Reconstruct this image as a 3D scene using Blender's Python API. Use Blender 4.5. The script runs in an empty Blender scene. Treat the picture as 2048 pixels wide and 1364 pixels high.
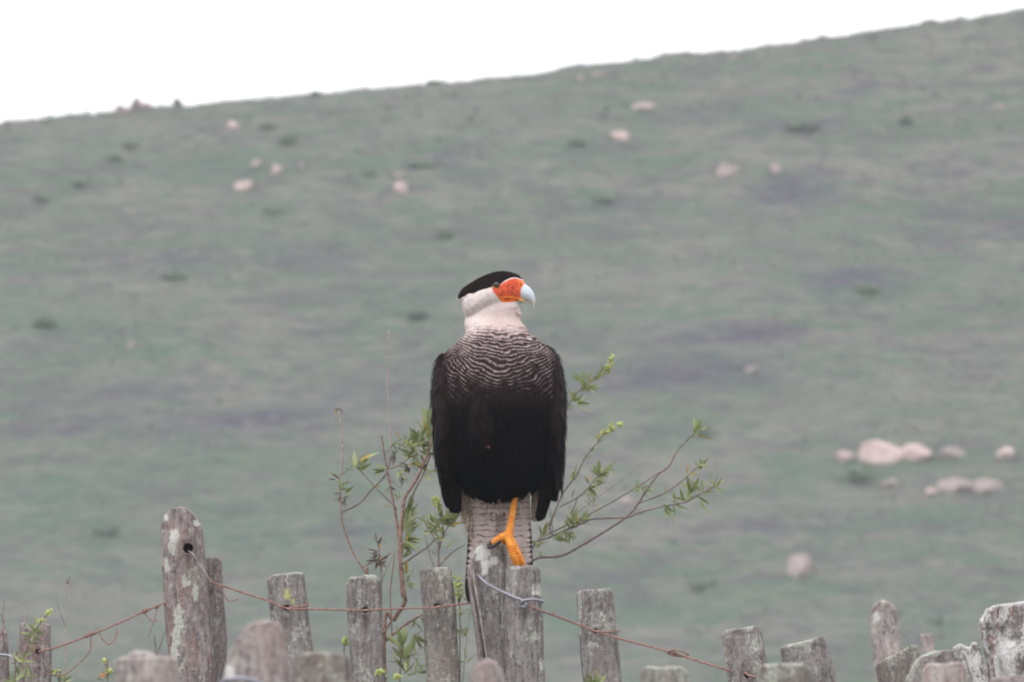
import bpy, bmesh, math, random
import numpy as np
from mathutils import Vector, Matrix, noise
from mathutils.bvhtree import BVHTree

random.seed(7); rng = np.random.default_rng(7)
sc = bpy.context.scene
COL = sc.collection
R = math.radians

# ------------------------------------------------------------------ camera
CAM_Z, PITCH, LENS = 1.5, R(3.0), 480.0
FPX = 2048 * LENS / 36.0
DB = 24.0                      # distance of the bird's post
S = DB / FPX                   # metres per photo pixel there
cd = bpy.data.cameras.new('camera'); cam = bpy.data.objects.new('camera', cd); COL.objects.link(cam)
cam.location = (0, 0, CAM_Z); cam.rotation_euler = (R(90) + PITCH, 0, 0)
cd.lens = LENS; cd.sensor_width = 36; cd.clip_start = 0.5; cd.clip_end = 6000
cd.dof.use_dof = True; cd.dof.focus_distance = 24.0; cd.dof.aperture_fstop = 30
sc.camera = cam

# ------------------------------------------------------------------ light
SUN_EL, SUN_AZ = R(58), R(205)      # soft, overcast
w = bpy.data.worlds.new('World'); sc.world = w; w.use_nodes = True
nt = w.node_tree; nt.nodes.clear()
sky = nt.nodes.new('ShaderNodeTexSky'); sky.sky_type = 'NISHITA'; sky.sun_disc = False
sky.sun_elevation = SUN_EL; sky.sun_rotation = SUN_AZ; sky.air_density = 1.0; sky.dust_density = 3.0
mx = nt.nodes.new('ShaderNodeMix'); mx.data_type = 'RGBA'; mx.inputs[0].default_value = 0.88
tc = nt.nodes.new('ShaderNodeTexCoord'); nz = nt.nodes.new('ShaderNodeTexNoise')
nz.inputs['Scale'].default_value = 2.0; nz.inputs['Detail'].default_value = 5
nt.links.new(tc.outputs['Generated'], nz.inputs['Vector'])
cr = nt.nodes.new('ShaderNodeValToRGB')            # cloud deck, even and pale
cr.color_ramp.elements[0].color = (7.9, 7.75, 8.05, 1); cr.color_ramp.elements[0].position = 0.3
cr.color_ramp.elements[1].color = (9.5, 9.3, 9.45, 1); cr.color_ramp.elements[1].position = 0.7
nt.links.new(nz.outputs[0], cr.inputs[0])
nt.links.new(sky.outputs[0], mx.inputs[6]); nt.links.new(cr.outputs[0], mx.inputs[7])
bg = nt.nodes.new('ShaderNodeBackground'); bg.inputs[1].default_value = 0.12
wo = nt.nodes.new('ShaderNodeOutputWorld')
nt.links.new(mx.outputs[2], bg.inputs[0]); nt.links.new(bg.outputs[0], wo.inputs[0])
sl = bpy.data.lights.new('sun', 'SUN'); sun = bpy.data.objects.new('sun', sl); COL.objects.link(sun)
sl.energy = 1.0; sl.angle = R(30); sl.color = (1, 0.97, 0.94)
# direction towards the sun: high, from behind the camera and to the left a little
sdir = Vector((-math.cos(SUN_EL) * 0.55, -math.cos(SUN_EL) * 0.84, math.sin(SUN_EL)))
sun.rotation_euler = sdir.to_track_quat('Z', 'Y').to_euler()
sky.sun_rotation = math.atan2(sdir.x, sdir.y)
sc.view_settings.view_transform = 'Standard'; sc.view_settings.look = 'None'
sc.view_settings.gamma = 1; sc.view_settings.use_curve_mapping = False
sc.view_settings.exposure = 0.76
sc.cycles.use_denoising = True
sc.cycles.filter_width = 2.1; sc.cycles.max_bounces = 8; sc.cycles.volume_bounces = 1

# ------------------------------------------------------------------ helpers
def P(u, v, d):
    dx = (u - 1024) / FPX; dz = (682 - v) / FPX
    y = math.cos(PITCH) - math.sin(PITCH) * dz
    z = math.sin(PITCH) + math.cos(PITCH) * dz
    k = d / y
    return Vector((dx * k, d, CAM_Z + z * k))

def n3(x, y, z): return noise.noise(Vector((x, y, z)))
def tag(o, label=None, cat=None, group=None, kind=None):
    if label: o['label'] = label
    if cat: o['category'] = cat
    if group: o['group'] = group
    if kind: o['kind'] = kind
    return o
def mesh(name, verts, faces, mat=None, parent=None, smooth=True, attrs=None, loc=None):
    me = bpy.data.meshes.new(name)
    me.from_pydata([tuple(v) for v in verts], [], faces)
    if attrs:
        for k, a in attrs.items():
            a = np.asarray(a, dtype=np.float32)
            if a.ndim == 1:
                at = me.attributes.new(k, 'FLOAT', 'POINT'); at.data.foreach_set('value', a)
            else:
                if a.shape[1] == 3: a = np.hstack([a, np.ones((len(a), 1), np.float32)])
                at = me.attributes.new(k, 'FLOAT_COLOR', 'POINT'); at.data.foreach_set('color', a.ravel())
    if smooth: me.polygons.foreach_set('use_smooth', [True] * len(me.polygons))
    if mat: me.materials.append(mat)
    o = bpy.data.objects.new(name, me); COL.objects.link(o)
    if parent: o.parent = parent
    if loc is not None: o.location = loc
    return o
def empty(name, loc, label, cat, group=None):
    o = bpy.data.objects.new(name, None); COL.objects.link(o); o.location = loc
    o.empty_display_size = 0.05
    return tag(o, label, cat, group)

class MB:
    def __init__(s): s.v = []; s.f = []; s.c = []
    def add(s, vs, fs, c=None):
        o = len(s.v); s.v += [tuple(v) for v in vs]; s.f += [tuple(i + o for i in f) for f in fs]
        if c is not None: s.c += [c] * len(vs) if not isinstance(c, list) else c
    def rings(s, rs, cap0=True, cap1=True, c=None):
        n = len(rs[0]); vs = [p for r in rs for p in r]; fs = []
        for i in range(len(rs) - 1):
            for j in range(n):
                k = (j + 1) % n
                fs.append((i * n + j, i * n + k, (i + 1) * n + k, (i + 1) * n + j))
        if cap0: fs.append(tuple(range(n))[::-1])
        if cap1: fs.append(tuple((len(rs) - 1) * n + j for j in range(n)))
        s.add(vs, fs, c)
    def tube(s, pts, rad, n=8, sub=1, c=None, wob=0):
        pts = [Vector(p) for p in pts]
        if not isinstance(rad, (list, tuple)): rad = [rad] * len(pts)
        if sub > 1: pts, rad = smooth_path(pts, rad, sub)
        rs = []; t0 = (pts[1] - pts[0]).normalized()
        a = t0.orthogonal().normalized()
        for i, p in enumerate(pts):
            t = (pts[min(i + 1, len(pts) - 1)] - pts[max(i - 1, 0)])
            if t.length < 1e-9: t = t0
            t = t.normalized()
            a = (a - t * a.dot(t))
            if a.length < 1e-6: a = t.orthogonal()
            a.normalize()
            b = t.cross(a)
            r = rad[i] * (1 + wob * n3(p.x * 90, p.y * 90, p.z * 90))
            rs.append([p + (a * math.cos(q) + b * math.sin(q)) * r for q in [2 * math.pi * j / n for j in range(n)]])
        s.rings(rs, c=c)
    def build(s, name, mat, parent=None, loc=None, smooth=True):
        if loc is not None: s.v = [(a - loc[0], b - loc[1], c - loc[2]) for a, b, c in s.v]
        at = {'col': np.array(s.c, dtype=np.float32)} if s.c and len(s.c) == len(s.v) else None
        return mesh(name, s.v, s.f, mat, parent, smooth, at)

def smooth_path(pts, rad, sub):
    q, rr = [], []
    n = len(pts)
    for i in range(n - 1):
        p0 = pts[max(i - 1, 0)]; p1 = pts[i]; p2 = pts[i + 1]; p3 = pts[min(i + 2, n - 1)]
        for k in range(sub):
            t = k / sub
            q.append(0.5 * ((2 * p1) + (p2 - p0) * t + (2 * p0 - 5 * p1 + 4 * p2 - p3) * t * t + (3 * p1 - p0 - 3 * p2 + p3) * t ** 3))
            rr.append(rad[i] * (1 - t) + rad[i + 1] * t)
    q.append(pts[-1]); rr.append(rad[-1])
    return q, rr

# ------------------------------------------------------------------ node helpers
class NT:
    def __init__(s, name):
        s.m = bpy.data.materials.new(name); s.m.use_nodes = True; s.t = s.m.node_tree; s.t.nodes.clear()
        s.out = s.t.nodes.new('ShaderNodeOutputMaterial'); s.b = s.t.nodes.new('ShaderNodeBsdfPrincipled')
        s.t.links.new(s.b.outputs[0], s.out.inputs[0])
        s.b.inputs['Specular IOR Level'].default_value = 0.3
    def n(s, t, **k):
        nd = s.t.nodes.new(t)
        for a, v in k.items(): setattr(nd, a, v)
        return nd
    def l(s, a, b): s.t.links.new(a, b)
    def val(s, x, inp):
        if hasattr(x, 'is_output'): s.l(x, inp)
        else: inp.default_value = x
    def math(s, op, a, b=0.0, clamp=False):
        nd = s.n('ShaderNodeMath', operation=op); nd.use_clamp = clamp
        s.val(a, nd.inputs[0]); s.val(b, nd.inputs[1]); return nd.outputs[0]
    def mix(s, f, a, b, blend='MIX'):
        nd = s.n('ShaderNodeMix', data_type='RGBA', blend_type=blend)
        s.val(f, nd.inputs[0])
        for x, i in ((a, 6), (b, 7)):
            if isinstance(x, tuple): nd.inputs[i].default_value = (*x[:3], 1)
            else: s.l(x, nd.inputs[i])
        return nd.outputs[2]
    def coord(s, scale=(1, 1, 1), out='Object', rand=True):
        t = s.n('ShaderNodeTexCoord'); m = s.n('ShaderNodeMapping'); m.inputs['Scale'].default_value = scale
        s.l(t.outputs[out], m.inputs[0])
        if rand:
            oi = s.n('ShaderNodeObjectInfo'); mu = s.math('MULTIPLY', oi.outputs['Random'], 37.0)
            s.l(mu, m.inputs['Location'])
        return m.outputs[0]
    def noise(s, vec, scale, detail=4, rough=0.6, dist=0.0):
        nd = s.n('ShaderNodeTexNoise'); s.l(vec, nd.inputs['Vector'])
        nd.inputs['Scale'].default_value = scale; nd.inputs['Detail'].default_value = detail
        nd.inputs['Roughness'].default_value = rough; nd.inputs['Distortion'].default_value = dist
        return nd.outputs[0]
    def step(s, x, a, b):
        nd = s.n('ShaderNodeMapRange', interpolation_type='SMOOTHSTEP')
        s.l(x, nd.inputs[0]); s.val(a, nd.inputs[1]); s.val(b, nd.inputs[2]); return nd.outputs[0]
    def attr(s, name, o='Fac'):
        nd = s.n('ShaderNodeAttribute'); nd.attribute_name = name; return nd.outputs[o]
    def bump(s, h, strength, dist=0.002):
        nd = s.n('ShaderNodeBump'); nd.inputs['Strength'].default_value = strength
        nd.inputs['Distance'].default_value = dist; s.l(h, nd.inputs['Height']); s.l(nd.outputs[0], s.b.inputs['Normal'])
    def done(s, col, rough=0.8):
        if isinstance(col, tuple): s.b.inputs[0].default_value = (*col[:3], 1)
        else: s.l(col, s.b.inputs[0])
        s.val(rough, s.b.inputs['Roughness']); return s.m

def wood_mat(name, base, red, lich, lichcol=(0.42, 0.43, 0.38), dark=(0.115, 0.098, 0.096)):
    t = NT(name)
    g = t.coord((1, 1, 0.20)); o = t.coord((1, 1, 1)); o2 = t.coord((1, 1, 0.45))
    grain = t.noise(g, 190, 5, 0.65); big = t.noise(g, 38, 4, 0.6, 0.6)
    pat = t.noise(o2, 22, 5, 0.65)
    c = t.mix(t.step(t.math('ADD', t.math('MULTIPLY', grain, .6), t.math('MULTIPLY', t.noise(o, 120, 5, .75), .4)), 0.38, 0.58), dark, base)
    c = t.mix(t.math('MULTIPLY', t.step(big, 0.47, 0.64), 0.75), c, red)
    c = t.mix(t.math('MULTIPLY', t.step(pat, 0.5, 0.72), 0.6), c, tuple(x * 1.55 for x in base))
    # dark pin specks
    sp = t.noise(o, 230, 3, 0.7)
    c = t.mix(t.math('MULTIPLY', t.step(sp, 0.54, 0.64), 0.6), c, tuple(x * .6 for x in dark))
    # lichen: scattered crusts and the blotches set per post
    lo = t.noise(o2, 30, 6, 0.72); lf = t.noise(o, 160, 4, 0.75)
    lm = t.math('ADD', t.math('MULTIPLY', lo, 0.66), t.math('MULTIPLY', lf, 0.34))
    lm = t.math('ADD', lm, t.math('MULTIPLY', t.attr('lichen'), 0.17))
    m = t.step(lm, 0.66 - lich, 0.71 - lich)
    lc = t.mix(t.step(t.noise(o, 300, 3, .7), 0.3, 0.7), tuple(x * .6 for x in lichcol), tuple(min(.8, x * 1.25) for x in lichcol))
    c = t.mix(t.math('MULTIPLY', t.step(t.noise(o, 70, 5, .8), .52, .66), .45), c, tuple(min(.8, x * 1.1) for x in lichcol))
    c = t.mix(t.math('MULTIPLY', m, 0.85), c, lc)
    c = t.mix(t.step(t.math('ADD', t.attr('yellow'), t.math('MULTIPLY', t.math('SUBTRACT', t.noise(o, 110, 6, .8), .5), 2.4)), 0.35, 0.7), c, t.mix(lf, (0.30, 0.31, 0.10), (0.52, 0.52, 0.26)))
    c = t.mix(t.step(t.math('ADD', t.attr('white'), t.math('MULTIPLY', t.math('SUBTRACT', t.noise(o, 110, 6, .8), .5), 2.4)), 0.30, 0.62), c, t.mix(lf, (0.36, 0.36, 0.33), (0.72, 0.71, 0.68)))
    c = t.mix(t.math('MULTIPLY', t.attr('stain'), 0.8), c, (0.035, 0.022, 0.018))
    h = t.math('ADD', t.math('MULTIPLY', grain, 1.0), t.math('MULTIPLY', lm, 1.2))
    t.bump(h, 0.8, 0.004)
    return t.done(c, 0.9)

W_GREY = wood_mat('wood_weathered_grey', (0.255, 0.232, 0.227), (0.215, 0.178, 0.17), 0.125)
W_RED = wood_mat('wood_weathered_reddish', (0.29, 0.245, 0.24), (0.25, 0.165, 0.155), 0.09, (0.48, 0.50, 0.44))
W_LICH = wood_mat('wood_lichened', (0.23, 0.21, 0.19), (0.20, 0.15, 0.135), 0.14, (0.40, 0.41, 0.35))
W_CRUST = wood_mat('wood_white_crusted', (0.24, 0.21, 0.205), (0.24, 0.14, 0.125), 0.19, (0.62, 0.61, 0.60))
W_PALE = wood_mat('wood_pale_brown', (0.40, 0.35, 0.335), (0.35, 0.27, 0.25), 0.09, (0.5, 0.5, 0.46))

def rust_mat():
    t = NT('rusty_wire'); o = t.coord()
    a = t.noise(o, 300, 4, .7)
    t.bump(a, .6, .001)
    return t.done(t.mix(t.step(a, .35, .65), (0.17, 0.08, 0.065), (0.36, 0.225, 0.195)), 0.85)
RUST = rust_mat()
def galv_mat():
    t = NT('grey_wire'); o = t.coord(); a = t.noise(o, 200, 4, .7)
    t.b.inputs['Metallic'].default_value = 0.5
    return t.done(t.mix(a, (0.16, 0.16, 0.19), (0.42, 0.42, 0.47)), 0.5)
GALV = galv_mat()

def plain(name, c0, c1, scale=60, rough=.75, bump=.3, bd=.001, sss=0):
    t = NT(name); o = t.coord(); a = t.noise(o, scale, 4, .65)
    t.bump(a, bump, bd); return t.done(t.mix(t.step(a, .3, .7), c0, c1), rough)
def leafmat(name, c0, c1):
    t = NT(name); o = t.coord((1, 1, 1)); oi = t.n('ShaderNodeObjectInfo')
    a = t.noise(o, 60, 3, .6)
    c = t.mix(oi.outputs['Random'], c0, c1); c = t.mix(t.math('MULTIPLY', a, .5), c, tuple(x * .6 for x in c0))
    tr = t.n('ShaderNodeBsdfTranslucent'); ms = t.n('ShaderNodeMixShader'); ms.inputs[0].default_value = .3
    t.l(c, tr.inputs[0]); t.done(c, .5)
    t.l(t.b.outputs[0], ms.inputs[1]); t.l(tr.outputs[0], ms.inputs[2]); t.l(ms.outputs[0], t.out.inputs[0])
    return t.m
LEAF = leafmat('leaf_green', (0.19, 0.245, 0.095), (0.44, 0.47, 0.25))
LEAF_Y = leafmat('leaf_yellow', (0.42, 0.30, 0.05), (0.50, 0.40, 0.10))
LEAF_D = leafmat('leaf_dry', (0.10, 0.075, 0.06), (0.17, 0.13, 0.10))
STEM = plain('stem_brown', (0.13, 0.10, 0.09), (0.27, 0.21, 0.19), 200)
STEM_R = plain('stem_reddish', (0.15, 0.08, 0.065), (0.33, 0.22, 0.18), 160)
STEM_P = plain('stem_dry_pale', (0.25, 0.20, 0.18), (0.40, 0.34, 0.31), 160)
FLOW = plain('flower_buds_yellow_green', (0.30, 0.36, 0.10), (0.55, 0.58, 0.24), 300)

# ------------------------------------------------------------------ terrain
SKY = [(-900, 330), (0, 243), (80, 238), (150, 228), (230, 222), (330, 213), (400, 203), (480, 196), (560, 189), (620, 184),
       (700, 176), (830, 165), (870, 158), (900, 161), (1000, 149), (1100, 137), (1200, 124), (1300, 113), (1370, 102),
       (1480, 95), (1560, 86), (1640, 71), (1720, 63), (1800, 51), (1850, 42), (1900, 38), (2000, 24), (2048, 14), (3000, -130)]
YC = 266.0
_e = [(P(a, b, 1000).z - 1.5) / 1000 for a, b in SKY]; _yi = np.array([113.4 / (.5 - e) for e in _e])   # where each sight line meets the slope
_sx = np.array([P(a, b, yy).x for (a, b), yy in zip(SKY, _yi)]); _sz = np.array([P(a, b, yy).z for (a, b), yy in zip(SKY, _yi)])
def hill_plane(y): return 8.1 + 0.5 * (y - 240)
def ground_h(x, y):
    near = np.interp(y, [-60, 0, 8, 16, 24, 28, 45, 75, 150, 205], [0, 0, .15, .72, 1.0, .95, -1.5, -5, -6, -6])
    near += 0.04 * n3(x * .7, y * .7, 3.3) if y < 40 else 0
    if y < 200: return float(near)
    pl = hill_plane(y) + 0.22 * n3(x * .16, y * .28, 0) + 0.10 * n3(x * .55, y * .9, 5) + 0.05 * n3(x * 1.6, y * 2.5, 9) + (0.055 * n3(x * .7, y * 2.6 - x * .4, 31) + .03 * n3(x * 2.6, y * 3.1, 14) if 230 < y < 290 else 0)
    cap = float(np.interp(x, _sx, _sz)) + 0.12 - 0.02 * (y - float(np.interp(x, _sx, _yi))) + 0.05 * n3(x * 1.3, y * .6, 2) + .05 * n3(x * 3.5, y * 2, 8) + .10 * max(0, n3(x * 1.1, 3, 8))
    cap = min(cap, 27)
    k = 0.3
    d = pl - cap
    m = cap if d > 12 else (pl if d < -12 else -k * math.log(math.exp(-pl / k + cap / k) + 1) + cap)
    if y > 320: m -= (y - 320) * 0.012 if y < 1500 else 14.16
    m = max(m, -6 - 0) if m < -6 else m
    k2 = 1 / (1 + math.exp(-(y - 212) * .5))
    return float(near * (1 - k2) + m * k2) if y < 230 else float(m)
def hit(u, v):
    lo, hi = None, None
    y = 225.0
    while y < 300:
        p = P(u, v, y)
        if p.z < ground_h(p.x, y): break
        y += 0.5
    else: return None
    a, b = y - .5, y
    for _ in range(8):
        m = (a + b) / 2; p = P(u, v, m)
        if p.z < ground_h(p.x, m): b = m
        else: a = m
    p = P(u, v, b); return Vector((p.x, b, ground_h(p.x, b)))

xs = np.concatenate([[-1600, -1100, -700, -400, -220, -120, -70, -40, -26], np.arange(-18, 18.01, .14), [26, 40, 70, 120, 220, 400, 700, 1100, 1600]])
ys = np.concatenate([[-500, -200, -60, -20], np.arange(-5, 60, 1.5), np.arange(60, 235, 6), np.arange(236, 276, .16), np.arange(278, 330, 5), [360, 420, 520, 700, 1000, 1500, 2200]])
tv = [(x, y, ground_h(x, y)) for y in ys for x in xs]
nx = len(xs); tf = [(j * nx + i, j * nx + i + 1, (j + 1) * nx + i + 1, (j + 1) * nx + i) for j in range(len(ys) - 1) for i in range(nx - 1)]
# vegetation patches: (u, v, half width, half height, strength)
PURPLE = [(1580, 378, 75, 30, 1), (1700, 552, 90, 20, .9), (1480, 670, 150, 24, .9), (1350, 752, 170, 30, 1), (600, 512, 100, 18, .7),
          (500, 845, 190, 30, .9), (250, 790, 190, 28, .55), (1900, 432, 60, 16, .8), (2020, 455, 60, 24, .8), (1600, 250, 70, 9, .9),
          (1720, 178, 46, 8, .6), (1390, 222, 80, 9, .5), (130, 850, 150, 22, .5), (1540, 1058, 80, 14, .7), (700, 1060, 50, 16, .6),
          (640, 662, 70, 9, .5), (250, 460, 140, 14, .3), (870, 325, 60, 12, .6), (1230, 400, 60, 12, .5), (1080, 690, 160, 20, .4),
          (1900, 700, 140, 14, .4), (2000, 720, 70, 20, .3), (1950, 330, 130, 14, .35), (330, 520, 120, 12, .45), (900, 465, 60, 14, .5),
          (1230, 1150, 90, 14, .4), (1870, 1060, 120, 12, .4), (640, 590, 150, 10, .3), (1050, 820, 100, 20, .3), (760, 770, 220, 18, .4), (60, 690, 90, 16, .35), (1200, 470, 160, 14, .35)]
GREEN = [(1700, 590, 120, 26, 1), (110, 640, 90, 26, .9), (850, 612, 130, 22, .8), (450, 330, 170, 24, .6), (80, 1010, 160, 46, .9),
         (500, 1060, 170, 40, .8), (1250, 1240, 230, 30, .9), (870, 330, 100, 16, .9), (1540, 230, 80, 12, .7), (300, 700, 150, 26, .6), (1730, 945, 110, 34, .9),
         (560, 400, 120, 22, .5), (1150, 290, 130, 24, .5), (1800, 1230, 200, 40, .7), (1400, 610, 100, 30, .5), (1930, 560, 120, 18, .5), (650, 1180, 140, 40, .7),
         (250, 280, 150, 16, .6), (1350, 870, 90, 30, .6), (1150, 600, 90, 22, .5), (400, 920, 240, 24, .7), (1700, 1180, 160, 14, .7), (200, 1150, 120, 30, .5)]
TAN = [(300, 450, 200, 18, .5), (950, 230, 200, 24, .5), (1250, 560, 220, 30, .5), (300, 600, 200, 26, .5), (1700, 800, 220, 26, .5), (250, 1190, 180, 26, .7),
       (1100, 980, 260, 30, .4), (1550, 470, 200, 20, .5), (1950, 830, 200, 20, .4), (200, 250, 200, 14, .4), (1500, 170, 200, 16, .5), (600, 1120, 120, 16, .6), (1650, 1000, 200, 20, .4)]
def uvof(a):
    a = np.asarray(a); x, y, z = a[:, 0], a[:, 1], a[:, 2] - CAM_Z
    f = y * math.cos(PITCH) + z * math.sin(PITCH); up = -y * math.sin(PITCH) + z * math.cos(PITCH)
    f = np.where(f < 1, 1, f)
    return 1024 + x / f * FPX, 682 - up / f * FPX
TV = np.array(tv)
def patch(arr, lst):
    # patches belong to the hillside: their places on it are found once from the photograph
    o = np.zeros(len(arr)); on = (arr[:, 1] > 228)
    for (u, v, ru, rv, s) in lst:
        c = hit(u, v)
        if c is None: continue
        t = hit(u, v - rv) ; ry = abs((t.y if t else c.y + 1.5) - c.y); rx = ru * c.y / FPX
        q = ((arr[:, 0] - c.x) / rx) ** 2 + ((arr[:, 1] - c.y - .15 * (arr[:, 0] - c.x)) / max(ry, .2)) ** 2
        o = np.maximum(o, s * np.exp(-q * .9))
    return o * on
def hill_mat(name):
    t = NT(name); o = t.coord((1, 1, 0.0), rand=False)
    st = t.coord((0.62, 1.9, 0.0), rand=False); st.node.inputs['Rotation'].default_value = (0, 0, R(-9))
    big = t.noise(st, 0.22, 5, .62, .3); mid = t.noise(st, 0.9, 5, .7, .4); m2 = t.noise(st, 1.5, 6, .75, .5); fine = t.noise(st, 3.2, 5, .75, .4); ff = t.noise(o, 16, 3, .7)
    c = t.mix(t.step(t.math('ADD', t.math('MULTIPLY', big, .55), t.math('MULTIPLY', mid, .45)), .40, .60), (0.118, 0.148, 0.100), (0.190, 0.186, 0.152))
    c = t.mix(t.math('MULTIPLY', t.step(t.noise(st, .45, 5, .6, .6), .50, .60), .6), c, (0.086, 0.128, 0.088))
    c = t.mix(t.math('MULTIPLY', t.step(m2, .49, .58), .70), c, (0.090, 0.076, 0.092))
    c = t.mix(t.math('MULTIPLY', t.step(t.noise(st, 1.15, 5, .72, .5), .51, .60), .75), c, (0.074, 0.140, 0.080))
    brk = t.step(t.math('ADD', t.math('MULTIPLY', fine, .5), t.math('MULTIPLY', m2, .5)), .42, .56)
    brk = t.math('ADD', t.math('MULTIPLY', brk, .75), .25)
    c = t.mix(t.math('MULTIPLY', t.attr('green'), t.math('MULTIPLY', brk, .8), True), c, (0.068, 0.138, 0.085))
    c = t.mix(t.math('MULTIPLY', t.attr('tan'), t.math('MULTIPLY', brk, .7), True), c, (0.215, 0.198, 0.162))
    c = t.mix(t.math('MULTIPLY', t.math('ADD', t.attr('purple'), .06), t.math('ADD', brk, .30), True), c, (0.070, 0.060, 0.092))
    c = t.mix(t.math('MULTIPLY', t.step(fine, .50, .62), .42), c, (0.070, 0.078, 0.072)); c = t.mix(t.math('MULTIPLY', t.step(fine, .47, .36), .38), c, (0.215, 0.215, 0.165))
    c = t.mix(t.math('MULTIPLY', t.step(ff, .5, .7), .28), c, (0.24, 0.225, 0.18))
    c = t.mix(1.0, c, (1.22, 1.22, 1.25), 'MULTIPLY')
    t.bump(t.math('ADD', fine, ff), .9, .2)
    return t.done(c, 1.0)
HILL = hill_mat('hill_grass')
g = mesh('ground', tv, tf, HILL, attrs={'purple': patch(TV, PURPLE), 'green': patch(TV, GREEN), 'tan': patch(TV, TAN)})
tag(g, kind='structure')

# tussocks of grass on the hillside (uncountable)
def tussocks():
    V = []; F = []; C = []
    N = 26000
    around = [(rx_, ry_, w_) for (rx_, ry_, w_) in ROCKS for _ in range(int(4 + w_ * 18))]
    for i in range(N + len(around)):
        x = random.uniform(-11.5, 11.5) ; y = random.uniform(237, 271)
        if i >= N:
            rx_, ry_, w_ = around[i - N]; a_ = random.uniform(3.0, 6.4); x = rx_ + math.cos(a_) * w_ * 1.05; y = ry_ + math.sin(a_) * w_ * .9 + .05
        cl = n3(x * .5, y * 1.1, 21)
        if i < N and random.random() > 0.6 + cl * .5: continue
        z = ground_h(x, y)
        h = random.uniform(.025, .06) * (1 + max(0, cl) * .5) * (1.3 if i >= N else (1.7 if y > 262.5 and random.random() < .15 else 1))
        wd = h * random.uniform(.6, 1.3)
        nb = 4
        t = n3(x * .35, y * .7, 40) + random.uniform(-.35, .35)
        if t > .22: c = (.175, .17, .14)
        elif t > -.1: c = (.13, .145, .10)
        elif t > -.3: c = (.095, .13, .088)
        else: c = (.10, .09, .098)
        f = random.uniform(.8, 1.15); c = (c[0] * f * 1.3, c[1] * f * 1.33, c[2] * f * 1.3, 1)
        for b in range(nb):
            a = random.uniform(0, 6.28); ca, sa = math.cos(a), math.sin(a)
            bx, by = x + ca * wd * .35, y + sa * wd * .35
            o = len(V)
            V += [(bx - sa * wd * .3, by + ca * wd * .3, z - .02), (bx + sa * wd * .3, by - ca * wd * .3, z - .02), (bx + ca * wd * .5, by + sa * wd * .5, z + h * random.uniform(.7, 1.1))]
            F.append((o, o + 1, o + 2)); C += [c] * 3
    t = NT('tussock'); t.done(t.attr('col', 'Color'), 1.0)
    o = mesh('grass', V, F, t.m, smooth=False, attrs={'col': np.array(C)})
    tag(o, 'short mixed green and straw grass tussocks covering the hillside', 'grass', kind='stuff')
ROCKS = []

# near bank grass, mostly below the frame
def bank_grass():
    V = []; F = []; C = []
    for i in range(9000):
        x = random.uniform(-2.2, 2.2); y = random.uniform(13.5, 27); z = ground_h(x, y)
        h = random.uniform(.06, .24); a = random.uniform(0, 6.28); ca, sa = math.cos(a), math.sin(a); wd = .004
        o = len(V); lx, ly = random.uniform(-.4, .4) * h, random.uniform(-.4, .4) * h
        V += [(x - sa * wd, y + ca * wd, z - .01), (x + sa * wd, y - ca * wd, z - .01), (x + lx * .4 + sa * wd * .7, y + ly * .4 - ca * wd * .7, z + h * .6), (x + lx * .4 - sa * wd * .7, y + ly * .4 + ca * wd * .7, z + h * .6), (x + lx, y + ly, z + h)]
        F += [(o, o + 1, o + 2, o + 3), (o + 3, o + 2, o + 4)]
        f = random.uniform(.7, 1.2); C += [(.09 * f, .13 * f, .05 * f, 1)] * 5
    t = NT('bank_grass_blades'); t.done(t.attr('col', 'Color'), .7)
    o = mesh('bank_grass', V, F, t.m, smooth=False, attrs={'col': np.array(C)})
    tag(o, 'green grass blades at the foot of the fence posts', 'grass', kind='stuff')
bank_grass()

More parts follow.
